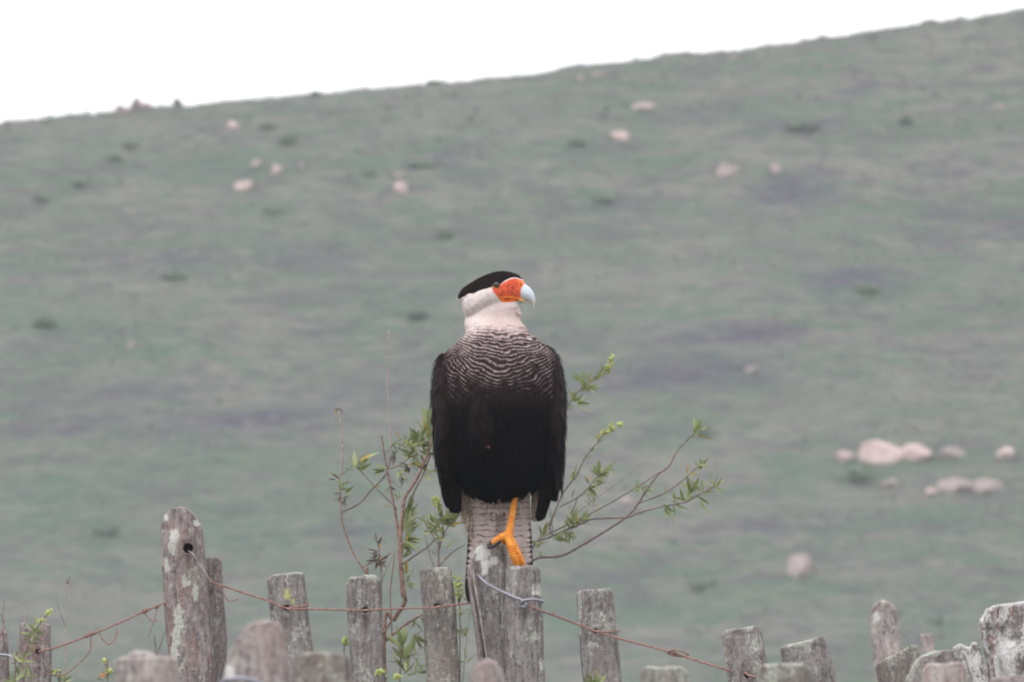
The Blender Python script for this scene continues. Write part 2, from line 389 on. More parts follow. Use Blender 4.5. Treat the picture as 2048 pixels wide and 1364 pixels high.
# ------------------------------------------------------------------ rocks
def rock_mat(name, c0, c1, c2):
    t = NT(name); o = t.coord((1, 1, 1))
    a = t.noise(o, 3.5, 5, .7); b = t.noise(o, 14, 5, .7)
    c = t.mix(t.step(a, .38, .62), c0, c1); c = t.mix(t.math('MULTIPLY', t.step(b, .55, .66), .6), c, c2)
    t.bump(b, .8, .04); return t.done(c, .95)
ROCK = rock_mat('rock_pink_pale', (0.38, 0.285, 0.265), (0.54, 0.43, 0.405), (0.20, 0.165, 0.155))
ROCK_D = rock_mat('rock_dull', (0.24, 0.20, 0.19), (0.36, 0.295, 0.28), (0.15, 0.13, 0.125))
ROCK_K = rock_mat('rock_brown', (0.16, 0.13, 0.135), (0.24, 0.18, 0.18), (0.09, 0.075, 0.08))
def rock(u, v, wpx, hpx, mat, label, group='boulders scattered over the hillside'):
    p = hit(u, v + hpx * .45)
    if p is None:
        vv = v
        while p is None and vv < 600: vv += 2; p = hit(u, vv)
    k = p.y / FPX; rx = wpx * k / 2; rz = hpx * k * .75; ry = rx * .8
    bm = bmesh.new(); bmesh.ops.create_icosphere(bm, subdivisions=3, radius=1)
    s = random.uniform(0, 99)
    ROCKS.append((p.x, p.y, rx))
    planes = [(Vector((random.gauss(0, 1), random.gauss(0, 1), random.gauss(0, .8))).normalized(), random.uniform(.5, .9)) for _ in range(11)]
    for vt in bm.verts:
        c = vt.co
        for nn, d in planes:
            q = c.dot(nn)
            if q > d: c -= nn * (q - d) * .8
        c *= 1.08 + .34 * n3(c.x * 1.3 + s, c.y * 1.3, c.z * 1.3) + .10 * n3(c.x * 4 + s, c.y * 4, c.z * 4)
        vt.co = Vector((c.x * rx, c.y * ry, c.z * rz))
    me = bpy.data.meshes.new('boulder'); bm.to_mesh(me); bm.free(); me.materials.append(mat)
    me.polygons.foreach_set('use_smooth', [True] * len(me.polygons))
    o = bpy.data.objects.new('boulder', me); COL.objects.link(o); o.location = p + Vector((0, ry * .3, rz * .10))
    o.rotation_euler = (0, random.uniform(-.15, .1), random.uniform(-.3, .3))
    tag(o, label, 'boulder', group)
L_ = ROCK; D_ = ROCK_D
for r in [
    (487, 367, 40, 20, L_, 'bright pink boulder at upper left, lowest and largest of the left hillside stones'),
    (552, 336, 28, 14, L_, 'small pale pink stone just up and right of the left boulder'),
    (516, 324, 30, 12, D_, 'dull flat stone left of the small pale pink stone at upper left'),
    (604, 331, 16, 8, D_, 'tiny dull stone farthest right of the left stone cluster'),
    (467, 249, 26, 14, L_, 'small pale stone below the skyline at upper left, above the stone cluster'),
    (803, 372, 34, 22, L_, 'pink squarish boulder above and left of the bird'),
    (798, 347, 28, 10, D_, 'flat grey stone directly above the pink squarish boulder'),
    (1010, 383, 14, 14, D_, 'tiny pale stone high above the head of the bird'),
    (1243, 268, 44, 20, L_, 'pink boulder alone on the upper hillside right of centre'),
    (1282, 210, 54, 14, D_, 'long low grey stone uphill and right of the lone pink boulder'),
    (1198, 149, 32, 12, L_, 'small pale stone just below the skyline right of centre'),
    (1160, 156, 20, 12, D_, 'small dull stone left of the pale stone under the skyline'),
    (1468, 114, 28, 8, D_, 'left of two thin pinkish stones close under the skyline'),
    (1524, 111, 24, 8, D_, 'right of two thin pinkish stones close under the skyline'),
    (1460, 334, 62, 24, D_, 'broad dull stone in the grass on the upper right hillside'),
    (1548, 336, 28, 20, D_, 'upright dull stone above the purple patch on the right hillside'),
    (1998, 212, 26, 14, D_, 'pale stone near the right edge below the skyline'),
    (1500, 738, 28, 10, D_, 'faint stone in the dark patch right of the bird'),
    (1690, 910, 42, 20, L_, 'small pink boulder left of the big pale boulder on the right'),
    (1768, 898, 100, 46, L_, 'biggest pale pink boulder on the right hillside'),
    (1832, 901, 80, 32, L_, 'pink boulder touching the right side of the biggest boulder'),
    (1908, 901, 62, 22, D_, 'low dull stone between the big boulders and the right edge'),
    (2010, 904, 48, 22, L_, 'pale pink boulder near the right edge, level with the biggest boulder'),
    (1915, 968, 84, 26, D_, 'left slab of the rocky outcrop below the big boulders'),
    (1975, 968, 70, 24, D_, 'right slab of the rocky outcrop below the big boulders'),
    (1862, 981, 32, 14, L_, 'small pale stone left of the rocky outcrop on the right'),
    (1783, 963, 42, 18, D_, 'dull stone beside the green bush below the biggest boulder'),
    (1600, 1126, 62, 46, ROCK_D, 'rounded pinkish boulder standing alone on the lower right hillside'),
    (1250, 1000, 34, 14, D_, 'faint flat stone behind the branches right of the bird'),
    (262, 690, 22, 10, D_, 'tiny pale stone on the left hillside at mid height'),
    (1190, 925, 20, 10, D_, 'tiny faint stone behind the leafy twigs right of the bird'),
    (246, 214, 36, 24, ROCK_K, 'left brown rock of the outcrop on the skyline at left'),
    (272, 205, 38, 32, ROCK_K, 'tallest brown rock of the outcrop on the skyline at left'),
    (294, 212, 28, 18, ROCK_K, 'right low rock of the outcrop on the skyline at left'),
    (1856, 40, 40, 10, ROCK_K, 'low brown rock breaking the skyline at upper right'),
]: rock(*r)

tussocks()
# ------------------------------------------------------------------ hillside shrubs
def shrub_mat():
    t = NT('hill_shrub_leaves'); oi = t.n('ShaderNodeObjectInfo')
    c = t.mix(oi.outputs['Random'], (0.075, 0.120, 0.082), (0.11, 0.155, 0.10))
    c = t.mix(t.math('MULTIPLY', t.attr('col'), .5), c, (0.14, 0.16, 0.10)); return t.done(c, 1.0)
SHR = shrub_mat()
def shrub(u, v, wpx, hpx, label, n=260):
    p = hit(u, v + hpx * .4)
    if p is None:
        vv = v
        while p is None: vv += 2; p = hit(u, vv)
    k = p.y / FPX; rx = wpx * k / 2; rz = hpx * k * .8
    V = []; F = []; C = []; lob = [(random.uniform(-.6, .6), random.uniform(-.5, .5), random.uniform(.4, .8)) for _ in range(5)]
    for i in range(n):
        l = random.choice(lob); d = Vector((random.gauss(0, 1), random.gauss(0, 1), abs(random.gauss(0, .9)))).normalized() * random.uniform(.55, 1)
        c = Vector(((l[0] + d.x * l[2] * .8) * rx, (l[1] + d.y * l[2] * .8) * rx, d.z * l[2] * rz * 1.1 * (1 + .5 * random.random() ** 3)))
        c.x *= 1.15; s = random.uniform(.014, .035) * (1 + rx)
        a = Vector((random.gauss(0, 1), random.gauss(0, 1), random.gauss(0, 1))).normalized(); b = a.orthogonal()
        o = len(V); V += [c - a * s, c + b * s, c + a * s, c - b * s * .8]; F.append((o, o + 1, o + 2, o + 3)); C += [random.random()] * 4
    o = mesh('bush', V, F, SHR, smooth=False, attrs={'col': C}, loc=p)
    tag(o, label, 'bush', 'dark bushes on the hillside')
for s_ in [
    (572, 277, 36, 28, 'small round dark bush alone on the upper left hillside'),
    (540, 251, 44, 16, 'low dark bush under the skyline left of centre'),
    (258, 288, 48, 14, 'flat dark bush below the skyline outcrop at left'),
    (230, 313, 34, 14, 'small dark bush under the flat bush at upper left'),
    (160, 362, 40, 20, 'dark green bush on the left hillside below the skyline'),
    (80, 395, 28, 18, 'dark bush near the left edge of the upper hillside'),
    (548, 421, 48, 16, 'dark bush downhill of the pink left boulder'),
    (870, 325, 100, 22, 'wide low dark bush uphill of the bird to the left'),
    (740, 345, 22, 14, 'tiny dark bush left of the wide low bush'),
    (1150, 283, 44, 12, 'small flat dark bush left of the lone pink boulder'),
    (1204, 398, 46, 14, 'dark bush on the slope right and above the bird'),
    (895, 466, 44, 22, 'dark bush directly above the head of the bird'),
    (355, 200, 18, 24, 'small upright dark shrub on the skyline at left'),
    (278, 190, 26, 16, 'leafy shrub on top of the skyline outcrop at left'),
    (632, 178, 18, 14, 'small shrub on the skyline left of centre'),
    (870, 154, 30, 10, 'low shrub on the skyline above the bird'),
    (1735, 942, 104, 40, 'large green bush just below the biggest pale boulder'),
    (840, 626, 60, 14, 'low green bush left of the head of the bird'),
    (95, 640, 60, 20, 'green bush near the left edge at mid height'),
    (352, 550, 44, 12, 'small dark bush on the left at mid height'),
    (1605, 250, 70, 14, 'long dark bush on the upper right hillside'),
    (1818, 238, 36, 16, 'small dark bush right of the long dark bush'),
    (1745, 575, 80, 22, 'wide green bush inside the dark patch on the right'),
    (1410, 862, 34, 22, 'dark bush just behind the tip of the tallest right twig'),
    (1870, 1240, 40, 16, 'small dark bush above the lichened posts at lower right'),
    (1410, 1165, 70, 18, 'dull bush low on the hillside right of the posts'),
    (215, 1060, 54, 16, 'faint green bush left of the tall holed post'),
    (1375, 100, 26, 6, 'flat shrub on the skyline right of centre'),
]: shrub(*s_)

# ------------------------------------------------------------------ fence posts
def px_iv(d): return d / FPX
POSTS = {}
def post(key, d, edges, top, mat, label, depth=.8, rnd=.45, hole=None, blot=(), yel=(), whi=(), rough=1.0, seed=None, group='weathered wooden posts in the fence'):
    """edges: [(v, L, R)] down the post; top: [(t 0..1, v)] profile of its head (photo pixels at distance d)."""
    seed = random.uniform(0, 100) if seed is None else seed
    k = px_iv(d)
    vs = [e[0] for e in edges]; Ls = [e[1] for e in edges]; Rs = [e[2] for e in edges]
    vb = vs[-1]
    pb = P((Ls[-1] + Rs[-1]) / 2, vb, d)
    gz = ground_h(pb.x, d) - .12
    c0 = Vector((pb.x, d, gz + .12))
    tt = [a for a, b in top]; tvv = [b for a, b in top]
    N = 88
    wmid = (Rs[len(Rs) // 2] - Ls[len(Ls) // 2]) * k
    hd = wmid * depth / 2
    ring = []
    pw = 2 / rnd if rnd < 1 else 2
    for j in range(N):
        a = 2 * math.pi * j / N; ca, sa = math.cos(a), math.sin(a)
        e = rnd
        ring.append((math.copysign(abs(ca) ** e, ca), math.copysign(abs(sa) ** e, sa), a))
    base_v = vb
    nrow = 84
    rows = []
    for i in range(nrow + 1):
        s = i / nrow
        r = []
        for (cx, cy, a) in ring:
            t = (cx + 1) / 2
            vt = np.interp(t, tt, tvv)
            v = base_v + (vt - base_v) * s
            L = np.interp(v, vs, Ls); Rr = np.interp(v, vs, Rs)
            r.append((L + (Rr - L) * t, v, cy * hd, cx, cy, a))
        rows.append((r, 1.0))
    # rounded edge and closed head
    rad = 0.10
    for q in (.25, .5, .75, 1.0):
        sh = 1 - rad * (1 - math.cos(q * math.pi / 2)) ; up = math.sin(q * math.pi / 2)
        rows.append(([(p[0], p[1] - up * 3.0, p[2], p[3], p[4], p[5]) for p in rows[nrow][0]], sh))
    for sh in (.78, .58, .38, .18):
        rows.append(([(p[0], p[1] - 3.4, p[2], p[3], p[4], p[5]) for p in rows[nrow][0]], sh))
    V = []; at = {'lichen': [], 'yellow': [], 'white': [], 'stain': []}
    cu = lambda r: sum(p[0] for p in r) / len(r)
    # rows below the frame, down to the ground
    low = []
    zb = P(0, base_v, d).z
    for q in (0, .35, .7):
        low.append(q)
    allrows = []
    for q in low:
        allrows.append(('low', q))
    for x in rows: allrows.append(('row', x))
    for kind, x in allrows:
        if kind == 'low':
            r, sh = rows[0]; zz = gz + (zb - gz) * x
        else: r, sh = x; zz = None
        c = cu(r); cv = sum(p[1] for p in r) / len(r)
        for (u, v, y, cx, cy, a) in r:
            # shrink toward centre for the cap (re-evaluating the head profile)
            if sh < 1 and kind == 'row':
                t = .5 + cx * sh / 2; vt = np.interp(t, tt, tvv) - (3.4 if sh < .9 else (r[0][1] * 0))
                if sh < .9: v = vt
                u = c + (u - c) * sh; y = y * sh
            p = P(u, v, d)
            x3, z3 = p.x, (p.z if zz is None else zz)
            # weathering: grooves along the grain, lumps, ragged end grain
            gr = n3(math.cos(a) * 5 + seed, math.sin(a) * 5, z3 * 2.2)
            gr2 = n3(math.cos(a) * 14 + seed, math.sin(a) * 14, z3 * 5)
            cr_ = abs(n3(math.cos(a) * 3.2 + seed * 1.7, math.sin(a) * 3.2, z3 * 3.5))
            crack = -max(0, .06 - cr_) / .06
            lump = n3(x3 * 30 + seed, y * 30, z3 * 14)
            dn = (gr * .0022 + gr2 * .0013 + lump * .0022 + crack * .0035) * rough * (wmid / .066)
            nl = math.hypot(cx, cy) or 1
            x3 += cx / nl * dn * sh; yy = y + cy / nl * dn * sh
            if kind == 'row' and sh < 1.0: z3 += .0022 * n3(x3 * 90 + seed, y * 90, seed) + .0016 * gr2
            elif kind == 'row': z3 += .002 * n3(x3 * 120 + seed, yy * 120, 3)
            V.append((x3 - c0.x, yy, z3 - c0.z))
            def bl(lst, pw=1.0):
                m = 0
                if cy > .3: return 0
                for (bu, bv, br, *rest) in lst:
                    rv = rest[0] if rest else br
                    q = math.hypot((u - bu) / br, (v - bv) / rv) + .35 * n3(u * .16, v * .16, seed)
                    m = max(m, min(1, max(0, 1.35 - q)))
                return m
            at['lichen'].append(bl(blot) * 1.0 + (.25 if v < np.interp((cx + 1) / 2, tt, tvv) + 4 and mat is not W_RED else 0))
            at['yellow'].append(bl(yel)); at['white'].append(bl(whi))
            st = 0
            if hole and cy < .2:
                hu, hv, hr = hole
                if abs(u - hu) < hr * 2 and v > hv - 4: st = max(0, 1 - abs(u - hu + 2 * n3(u * .1, v * .05, 1)) / (hr * 1.5)) * max(0, 1 - (v - hv) / 110)
                if math.hypot(u - hu, v - hv) < hr * 1.8: st = max(st, .5)
            at['stain'].append(st)
    F = []; nr = len(allrows)
    for i in range(nr - 1):
        for j in range(N):
            kk = (j + 1) % N; F.append((i * N + j, i * N + kk, (i + 1) * N + kk, (i + 1) * N + j))
    F.append(tuple(range(N))[::-1]); F.append(tuple((nr - 1) * N + j for j in range(N)))
    # orientation
    o = mesh('fence_post', V, F, mat, attrs=at, loc=c0)
    bm = bmesh.new(); bm.from_mesh(o.data); bmesh.ops.recalc_face_normals(bm, faces=bm.faces); bm.to_mesh(o.data); bm.free()
    if hole:
        hu, hv, hr = hole
        hp = P(hu, hv, d)
        bm = bmesh.new(); bmesh.ops.create_cone(bm, cap_ends=True, segments=20, radius1=hr * k, radius2=hr * k, depth=hd * 2)
        bmesh.ops.rotate(bm, verts=bm.verts, cent=(0, 0, 0), matrix=Matrix.Rotation(R(90), 3, 'X'))
        bmesh.ops.translate(bm, verts=bm.verts, vec=hp - c0 + Vector((0, -hd * .55, 0)))
        cm = bpy.data.meshes.new('cut'); bm.to_mesh(cm); bm.free(); co = bpy.data.objects.new('cut', cm); COL.objects.link(co); co.location = c0
        md = o.modifiers.new('b', 'BOOLEAN'); md.operation = 'DIFFERENCE'; md.object = co; md.solver = 'EXACT'
        dg = bpy.context.evaluated_depsgraph_get(); nm = bpy.data.meshes.new_from_object(o.evaluated_get(dg))
        if len(nm.vertices) > 1000:
            nm.name = 'fence_post'; o.modifiers.clear(); o.data = nm
        else: o.modifiers.clear()
        bpy.data.objects.remove(co)
    tag(o, label, 'fence post', group)
    POSTS[key] = (o, d, hd)
    return o

GA = 'weathered wooden posts in the fence'; GC = 'blurred wooden posts in the nearer row'
post('A1', 24.05, [(1258, -26, 14), (1300, -26, 18), (1364, -24, 20)], [(0, 1262), (.6, 1260), (1, 1268)], W_RED, 'reddish post cut off by the left edge of the picture, short and dark')
post('A2', 24.0, [(1250, 40, 100), (1300, 38, 103), (1364, 36, 102)], [(0, 1250), (.22, 1249), (.3, 1262), (.62, 1262), (.7, 1251), (1, 1252)], W_RED, 'small pinkish post with a notched top behind a flowering sprig at far left', hole=(76, 1304, 5), depth=.6)
post('A4', 24.08, [(1118, 412, 443), (1180, 412, 447), (1280, 414, 454), (1364, 414, 452)], [(0, 1119), (.7, 1118), (1, 1124)], W_RED, 'narrow post standing close behind the tall holed post', depth=1.1, hole=None)
post('A3', 24.0, [(1018, 322, 402), (1050, 322, 402), (1090, 324, 408), (1150, 325, 415), (1210, 328, 420), (1290, 335, 425), (1364, 341, 428)],
     [(0, 1052), (.1, 1034), (.25, 1022), (.42, 1018), (.6, 1019), (.78, 1028), (.9, 1040), (1, 1056)], W_RED,
     'tallest fence post with rounded top and a round dark hole', depth=.85, rnd=.6, hole=(377, 1098, 10.5),
     blot=[(372, 1160, 12), (333, 1130, 7, 16), (345, 1095, 10, 16), (358, 1240, 10, 60), (392, 1190, 6, 20), (350, 1300, 6, 60)], whi=[(350, 1073, 11, 14), (330, 1037, 8, 9), (395, 1047, 10, 7), (374, 1168, 8, 9)])
post('A5', 24.0, [(1148, 535, 608), (1200, 538, 614), (1250, 543, 619), (1303, 551, 626), (1364, 560, 634)], [(0, 1160), (.1, 1154), (.6, 1150), (1, 1149)], W_GREY,
     'grey post with a yellow-green lichen blotch, leaning right', hole=(573, 1217, 6), yel=[(577, 1188, 8, 14), (588, 1205, 5, 7)], rnd=.4)
post('A6', 24.0, [(1154, 691, 760), (1222, 695, 763), (1300, 700, 767), (1364, 705, 771)], [(0, 1170), (.12, 1160), (.5, 1155), (.85, 1155), (1, 1163)], W_GREY,
     'grey post with a slightly domed top just left of the leafy shrub stem', hole=(731, 1221, 6.5), rnd=.5)
post('A7', 24.0, [(1140, 840, 902), (1194, 843, 909), (1260, 847, 913), (1364, 853, 921)], [(0, 1145), (.1, 1140), (.9, 1139), (1, 1144)], W_LICH,
     'lichen mottled post just left of the post the bird stands on', hole=(875, 1213, 5.5), rnd=.42)
# the bird's post with its split-off splinter
bp = post('A8', 24.0, [(1088, 944, 1012), (1120, 942, 1014), (1200, 948, 1016), (1280, 958, 1020), (1364, 962, 1024)],
     [(0, 1122), (.12, 1104), (.28, 1093), (.5, 1090), (.8, 1090), (1, 1096)], W_GREY,
     'split dark post with pale droppings on its head, carrying the standing bird', rnd=.5, depth=.95, rough=1.5,
     whi=[(963, 1108, 16, 16), (972, 1130, 11, 14), (990, 1122, 9, 8), (968, 1143, 5, 10)])
post('A9', 23.915, [(1137, 1011, 1080), (1212, 1010, 1084), (1300, 1012, 1088), (1364, 1014, 1090)], [(0, 1143), (.06, 1138), (.9, 1136), (1, 1142)], W_GREY,
     'flat topped post in front of the post under the bird, bound with grey wire', depth=.6, hole=(1048, 1207, 6),
     blot=[(1072, 1180, 12), (1072, 1275, 10), (1084, 1330, 6, 16)], whi=[(1072, 1186, 7, 5)], rnd=.4)
post('A10', 23.95, [(1181, 1153, 1225), (1200, 1154, 1229), (1250, 1157, 1233), (1364, 1168, 1243)], [(0, 1190), (.08, 1186), (.9, 1181), (1, 1185)], W_GREY,
     'flat topped grey post second to the right of the bird with wire through it', hole=(1191, 1263, 5.5), rnd=.36, blot=[(1187, 1292, 8), (1160, 1220, 4, 60)])
post('A11', 23.9, [(1256, 1442, 1521), (1321, 1450, 1533), (1364, 1457, 1537)], [(0, 1270), (.08, 1265), (.9, 1256), (1, 1260)], W_GREY,
     'grey post where the rusty wire ends at right, slightly leaning', hole=(1494, 1352, 6), rnd=.4, whi=[(1512, 1299, 5)])
post('A12', 23.9, [(1277, 1562, 1648), (1321, 1569, 1662), (1364, 1580, 1677)], [(0, 1297), (.5, 1287), (.8, 1280), (.95, 1276), (1, 1279)], W_GREY,
     'dark mottled post leaning right with a slanted pale rimmed top', rnd=.4, blot=[(1600, 1291, 20, 5)])
post('B1', 33.5, [(1204, 1737, 1792), (1260, 1741, 1798), (1364, 1752, 1815)], [(0, 1232), (.15, 1214), (.45, 1204), (.75, 1208), (1, 1224)], W_PALE,
     'blurred pale post with a rounded top standing farther back at right', rnd=.7, whi=[(1752, 1236, 9, 12)], group='out of focus posts beyond the fence')
post('B2', 36, [(1270, 1840, 1866), (1364, 1846, 1874)], [(0, 1273), (1, 1271)], W_PALE,
     'narrow blurred brown post beyond the curved log at right', group='out of focus posts beyond the fence')
post('A13', 24.6, [(1294, 1750, 1838), (1334, 1750, 1844), (1364, 1756, 1850)], [(0, 1332), (.3, 1318), (.8, 1296), (.92, 1294), (1, 1302)], W_LICH,
     'broad post with a steeply slanted lichened top beside the curved log', rnd=.4, depth=.5)
post('A14', 24.3, [(1304, 1815, 1925), (1364, 1812, 1930)], [(0, 1358), (.08, 1338), (.22, 1318), (.45, 1307), (.7, 1304), (1, 1306)], W_GREY,
     'thick curved log end with a pale arched rim at lower right', rnd=.6, depth=.5, blot=[(1822, 1335, 10, 26), (1860, 1309, 30, 5)])
post('A15', 24.0, [(1292, 1903, 1958), (1330, 1915, 1970), (1364, 1925, 1985)], [(0, 1298), (.3, 1292), (.6, 1300), (.8, 1288), (1, 1291)], W_CRUST,
     'short knobbly post crusted with white lichen left of the big lichened post', rnd=.6, rough=2)
post('A16', 23.6, [(1207, 1962, 2090), (1247, 1961, 2090), (1290, 1966, 2092), (1364, 1985, 2100)], [(0, 1248), (.1, 1222), (.22, 1216), (.45, 1212), (.62, 1207), (1, 1210)], W_CRUST,
     'big post crusted with white lichen at the right edge', rnd=.55, rough=2.2)
# nearer row, out of focus
post('C1b', 15.2, [(1306, 250, 312), (1364, 246, 316)], [(0, 1318), (.3, 1307), (.7, 1306), (1, 1316)], W_PALE, 'blurred pinkish hump of a post peeping over the flat topped one at lower left', group=GC)
post('C1', 14.6, [(1318, 228, 354), (1364, 232, 358)], [(0, 1326), (.06, 1321), (.9, 1318), (1, 1324)], W_PALE, 'blurred flat topped pinkish post at lower left, wide and low', group=GC, rnd=.4)
post('C2', 15.0, [(1244, 470, 572), (1296, 466, 572), (1334, 453, 575), (1364, 446, 577)], [(0, 1290), (.15, 1268), (.32, 1252), (.65, 1245), (.85, 1250), (1, 1270)], W_PALE, 'blurred tan post with a sloping shoulder and wire round it', group=GC, rnd=.6, whi=[(462, 1345, 14, 18)])
post('C3', 15.4, [(1310, 592, 698), (1364, 586, 704)], [(0, 1322), (.1, 1312), (.5, 1309), (.9, 1314), (1, 1322)], W_LICH, 'blurred squat grey post with rounded corners left of the dome topped post', group=GC, rnd=.45)
post('C4', 14.5, [(1324, 948, 998), (1364, 942, 1012)], [(0, 1342), (.25, 1328), (.5, 1323), (.75, 1328), (1, 1344)], W_PALE, 'blurred pointed brown post top in front of the split post', group=GC, rnd=.7)
post('C5', 17.5, [(1338, 1284, 1372), (1364, 1284, 1376)], [(0, 1343), (.1, 1337), (.35, 1338), (.45, 1341), (.6, 1337), (.9, 1338), (1, 1345)], W_LICH, 'blurred low pale post between the wire loop and bottom edge', group=GC, rnd=.4)
post('C6', 17.0, [(1331, 1516, 1621), (1364, 1512, 1624)], [(0, 1340), (.08, 1334), (.5, 1331), (.92, 1331), (1, 1338)], W_LICH, 'blurred flat post top in front of the dark leaning post', group=GC, rnd=.4)
post('C7', 17.5, [(1330, 1848, 1931), (1364, 1846, 1934)], [(0, 1342), (.1, 1333), (.5, 1331), (.9, 1330), (1, 1336)], W_PALE, 'blurred flat post top in front of the curved log', group=GC, rnd=.4)
post('C8', 17.8, [(1352, 1985, 2085), (1364, 1980, 2088)], [(0, 1362), (.5, 1356), (1, 1352)], W_RED, 'brown slanted post top at the bottom right corner', group=GC, rnd=.5)

# splinter of the bird's post
def splinter():
    m = MB(); o = bp; l = o.location
    pts = [(934, 1132), (937, 1170), (944, 1220), (952, 1275), (958, 1320), (961, 1400)]
    rs = []
    for i, (u, v) in enumerate(pts):
        wd = [3, 7, 9.5, 10, 9, 9][i]; c = P(u + wd / 2, v, 23.972)
        rs.append([c + Vector((math.cos(a) * wd * S * .62, math.sin(a) * .010 * min(1, .4 + i * .3), 0)) for a in [2 * math.pi * j / 10 for j in range(10)]])
    # densify
    dd = []
    for i in range(len(rs) - 1):
        for q in range(8):
            t = q / 8; row = [a.lerp(b, t) for a, b in zip(rs[i], rs[i + 1])]
            dd.append([p + Vector((n3(p.x * 150, j, p.z * 12) * .0012, n3(p.x * 150, j + 7, p.z * 12) * .0012, 0)) for j, p in enumerate(row)])
    dd.append(rs[-1]); m.rings(dd)
    m.build('splinter', W_RED, bp, loc=l)
    m = MB()
    pts = [(943, 1118, 1), (947, 1150, 2.6), (955, 1200, 2.6), (962, 1240, 2.4), (970, 1290, 2), (975, 1330, 1)]
    m.tube([P(u, v, 23.957) for u, v, r in pts], [r * S for u, v, r in pts], 8, 6, wob=.4)
    m.build('splinter', W_PALE, bp, loc=l)
splinter()

# ------------------------------------------------------------------ wires
def wire(name, pts, r, mat, label, d=23.94, extra=(), n=8):
    """pts: (u, v[, depth])"""
    m = MB(); q = [P(p[0], p[1], p[2] if len(p) > 2 else d) for p in pts]
    m.tube(q, r * S, n, 6, wob=.15)
    for e, rr in extra:
        m.tube([P(p[0], p[1], p[2] if len(p) > 2 else d) for p in e], rr * S, 6, 5, wob=.1)
    c = q[len(q) // 2]
    o = m.build(name, mat, None, loc=c); o.location = c
    return tag(o, label, 'wire')
def coil(u, v, ang, n, rp, step, d):
    pts = []
    for i in range(n * 8):
        a = i / 8 * 2 * math.pi; t = (i / 8 - n / 2) * step
        pts.append((u + math.cos(ang) * t + math.sin(ang) * rp * math.cos(a), v + math.sin(ang) * t - math.cos(ang) * rp * math.cos(a), d + rp * S * math.sin(a)))
    return pts
wd_ = 23.955
wire('rusty_wire', [(76, 1304, wd_), (120, 1292, wd_), (185, 1268, wd_), (240, 1245, wd_), (290, 1222, wd_), (318, 1211, wd_), (330, 1206, 23.985)], 1.9, RUST,
     'rusty wire sloping from the notched post up to the tall holed post',
     extra=[(coil(180, 1269, R(-22), 5, 3.6, 5.0, wd_), 1.4), (coil(290, 1222, R(-24), 3, 3.8, 4.6, wd_), 1.4), (coil(313, 1213, R(-24), 2, 3.6, 4.6, wd_), 1.4),
            ([(182, 1270, wd_), (181, 1285, wd_), (179, 1303, wd_), (160, 1325, wd_), (133, 1347, wd_), (115, 1350, wd_), (90, 1348, wd_)], 1.4),
            ([(197, 1264, wd_), (205, 1278, wd_), (217, 1289, wd_), (226, 1283, wd_), (233, 1270, wd_), (233, 1258, wd_)], 1.3),
            ([(288, 1224, wd_), (295, 1234, wd_), (305, 1242, wd_), (315, 1240, wd_)], 1.2),
            ([(315, 1215, wd_), (309, 1238, wd_), (302, 1258, wd_), (296, 1276, wd_)], 1.0)])
wire('thin_wire', [(377, 1102, 23.97), (388, 1110, 23.955), (400, 1132, 23.955), (415, 1152, 23.955), (424, 1165, 23.955)], 1.1, STEM_P,
     'thin pale wire running from the round hole of the tallest post')
wire('rusty_wire', [(420, 1160, 24.0), (424, 1165, 23.965), (450, 1173, 23.975), (500, 1190, 23.98), (535, 1201, 23.97), (558, 1212, 23.96), (575, 1217, 23.96), (579, 1218, 23.955),
     (612, 1218, 23.955), (690, 1220, 23.955), (725, 1221, 23.955), (735, 1220, 23.955), (780, 1218, 23.955), (840, 1216, 23.955), (872, 1215, 23.955), (882, 1213, 23.955), (915, 1209, 23.956), (940, 1206, 23.968), (958, 1204, 24.0)], 1.9, RUST,
     'rusty wire threaded through the posts from the tall post to the bird post',
     extra=[(coil(424, 1164, R(20), 2, 3, 3, 23.96), 1.4), ([(438, 1170, 23.96), (447, 1186, 23.96), (456, 1201, 23.96), (470, 1200, 23.96), (476, 1197, 23.96)], 1.4),
            ([(573, 1217, 23.97), (590, 1214, 23.958), (608, 1212, 23.958), (617, 1209, 23.97), (617, 1205, 24.0)], 1.9),
            ([(731, 1221, 23.97), (733, 1221, 23.958), (736, 1221, 23.955)], 3.2), ([(875, 1213, 23.97), (877, 1214, 23.956), (881, 1214, 23.955)], 3.0)])
wire('rusty_wire', [(1048, 1207, 23.89), (1056, 1211, 23.877), (1083, 1222, 23.88), (1110, 1231, 23.90), (1157, 1249, 23.912), (1185, 1260, 23.908), (1196, 1264, 23.905), (1238, 1277, 23.905), (1300, 1293, 23.9), (1350, 1307, 23.89), (1400, 1323, 23.88), (1446, 1337, 23.87), (1464, 1343, 23.87)], 2.1, RUST,
     'red rusty wire sloping down from the bird post to the right hand posts',
     extra=[([(1336, 1304, 23.89), (1345, 1300, 23.885), (1360, 1302, 23.88), (1374, 1307, 23.885), (1376, 1311, 23.89), (1368, 1313, 23.9), (1352, 1312, 23.9), (1338, 1308, 23.9), (1336, 1304, 23.89)], 1.7),
            (coil(1350, 1307, R(17), 3, 3.2, 4, 23.89), 1.4), ([(1104, 1230, 23.9), (1107, 1226, 23.898), (1108, 1225, 23.898)], 2.2),
            ([(1191, 1262, 23.905), (1210, 1264, 23.904), (1228, 1263, 23.906), (1238, 1262, 23.94)], 1.7)])
wire('rusty_wire', [(1490, 1345, 23.85), (1497, 1350, 23.845), (1506, 1354, 23.845), (1520, 1353, 23.85)], 2.6, RUST, 'short twist of rusty wire in the leaning post at lower right')
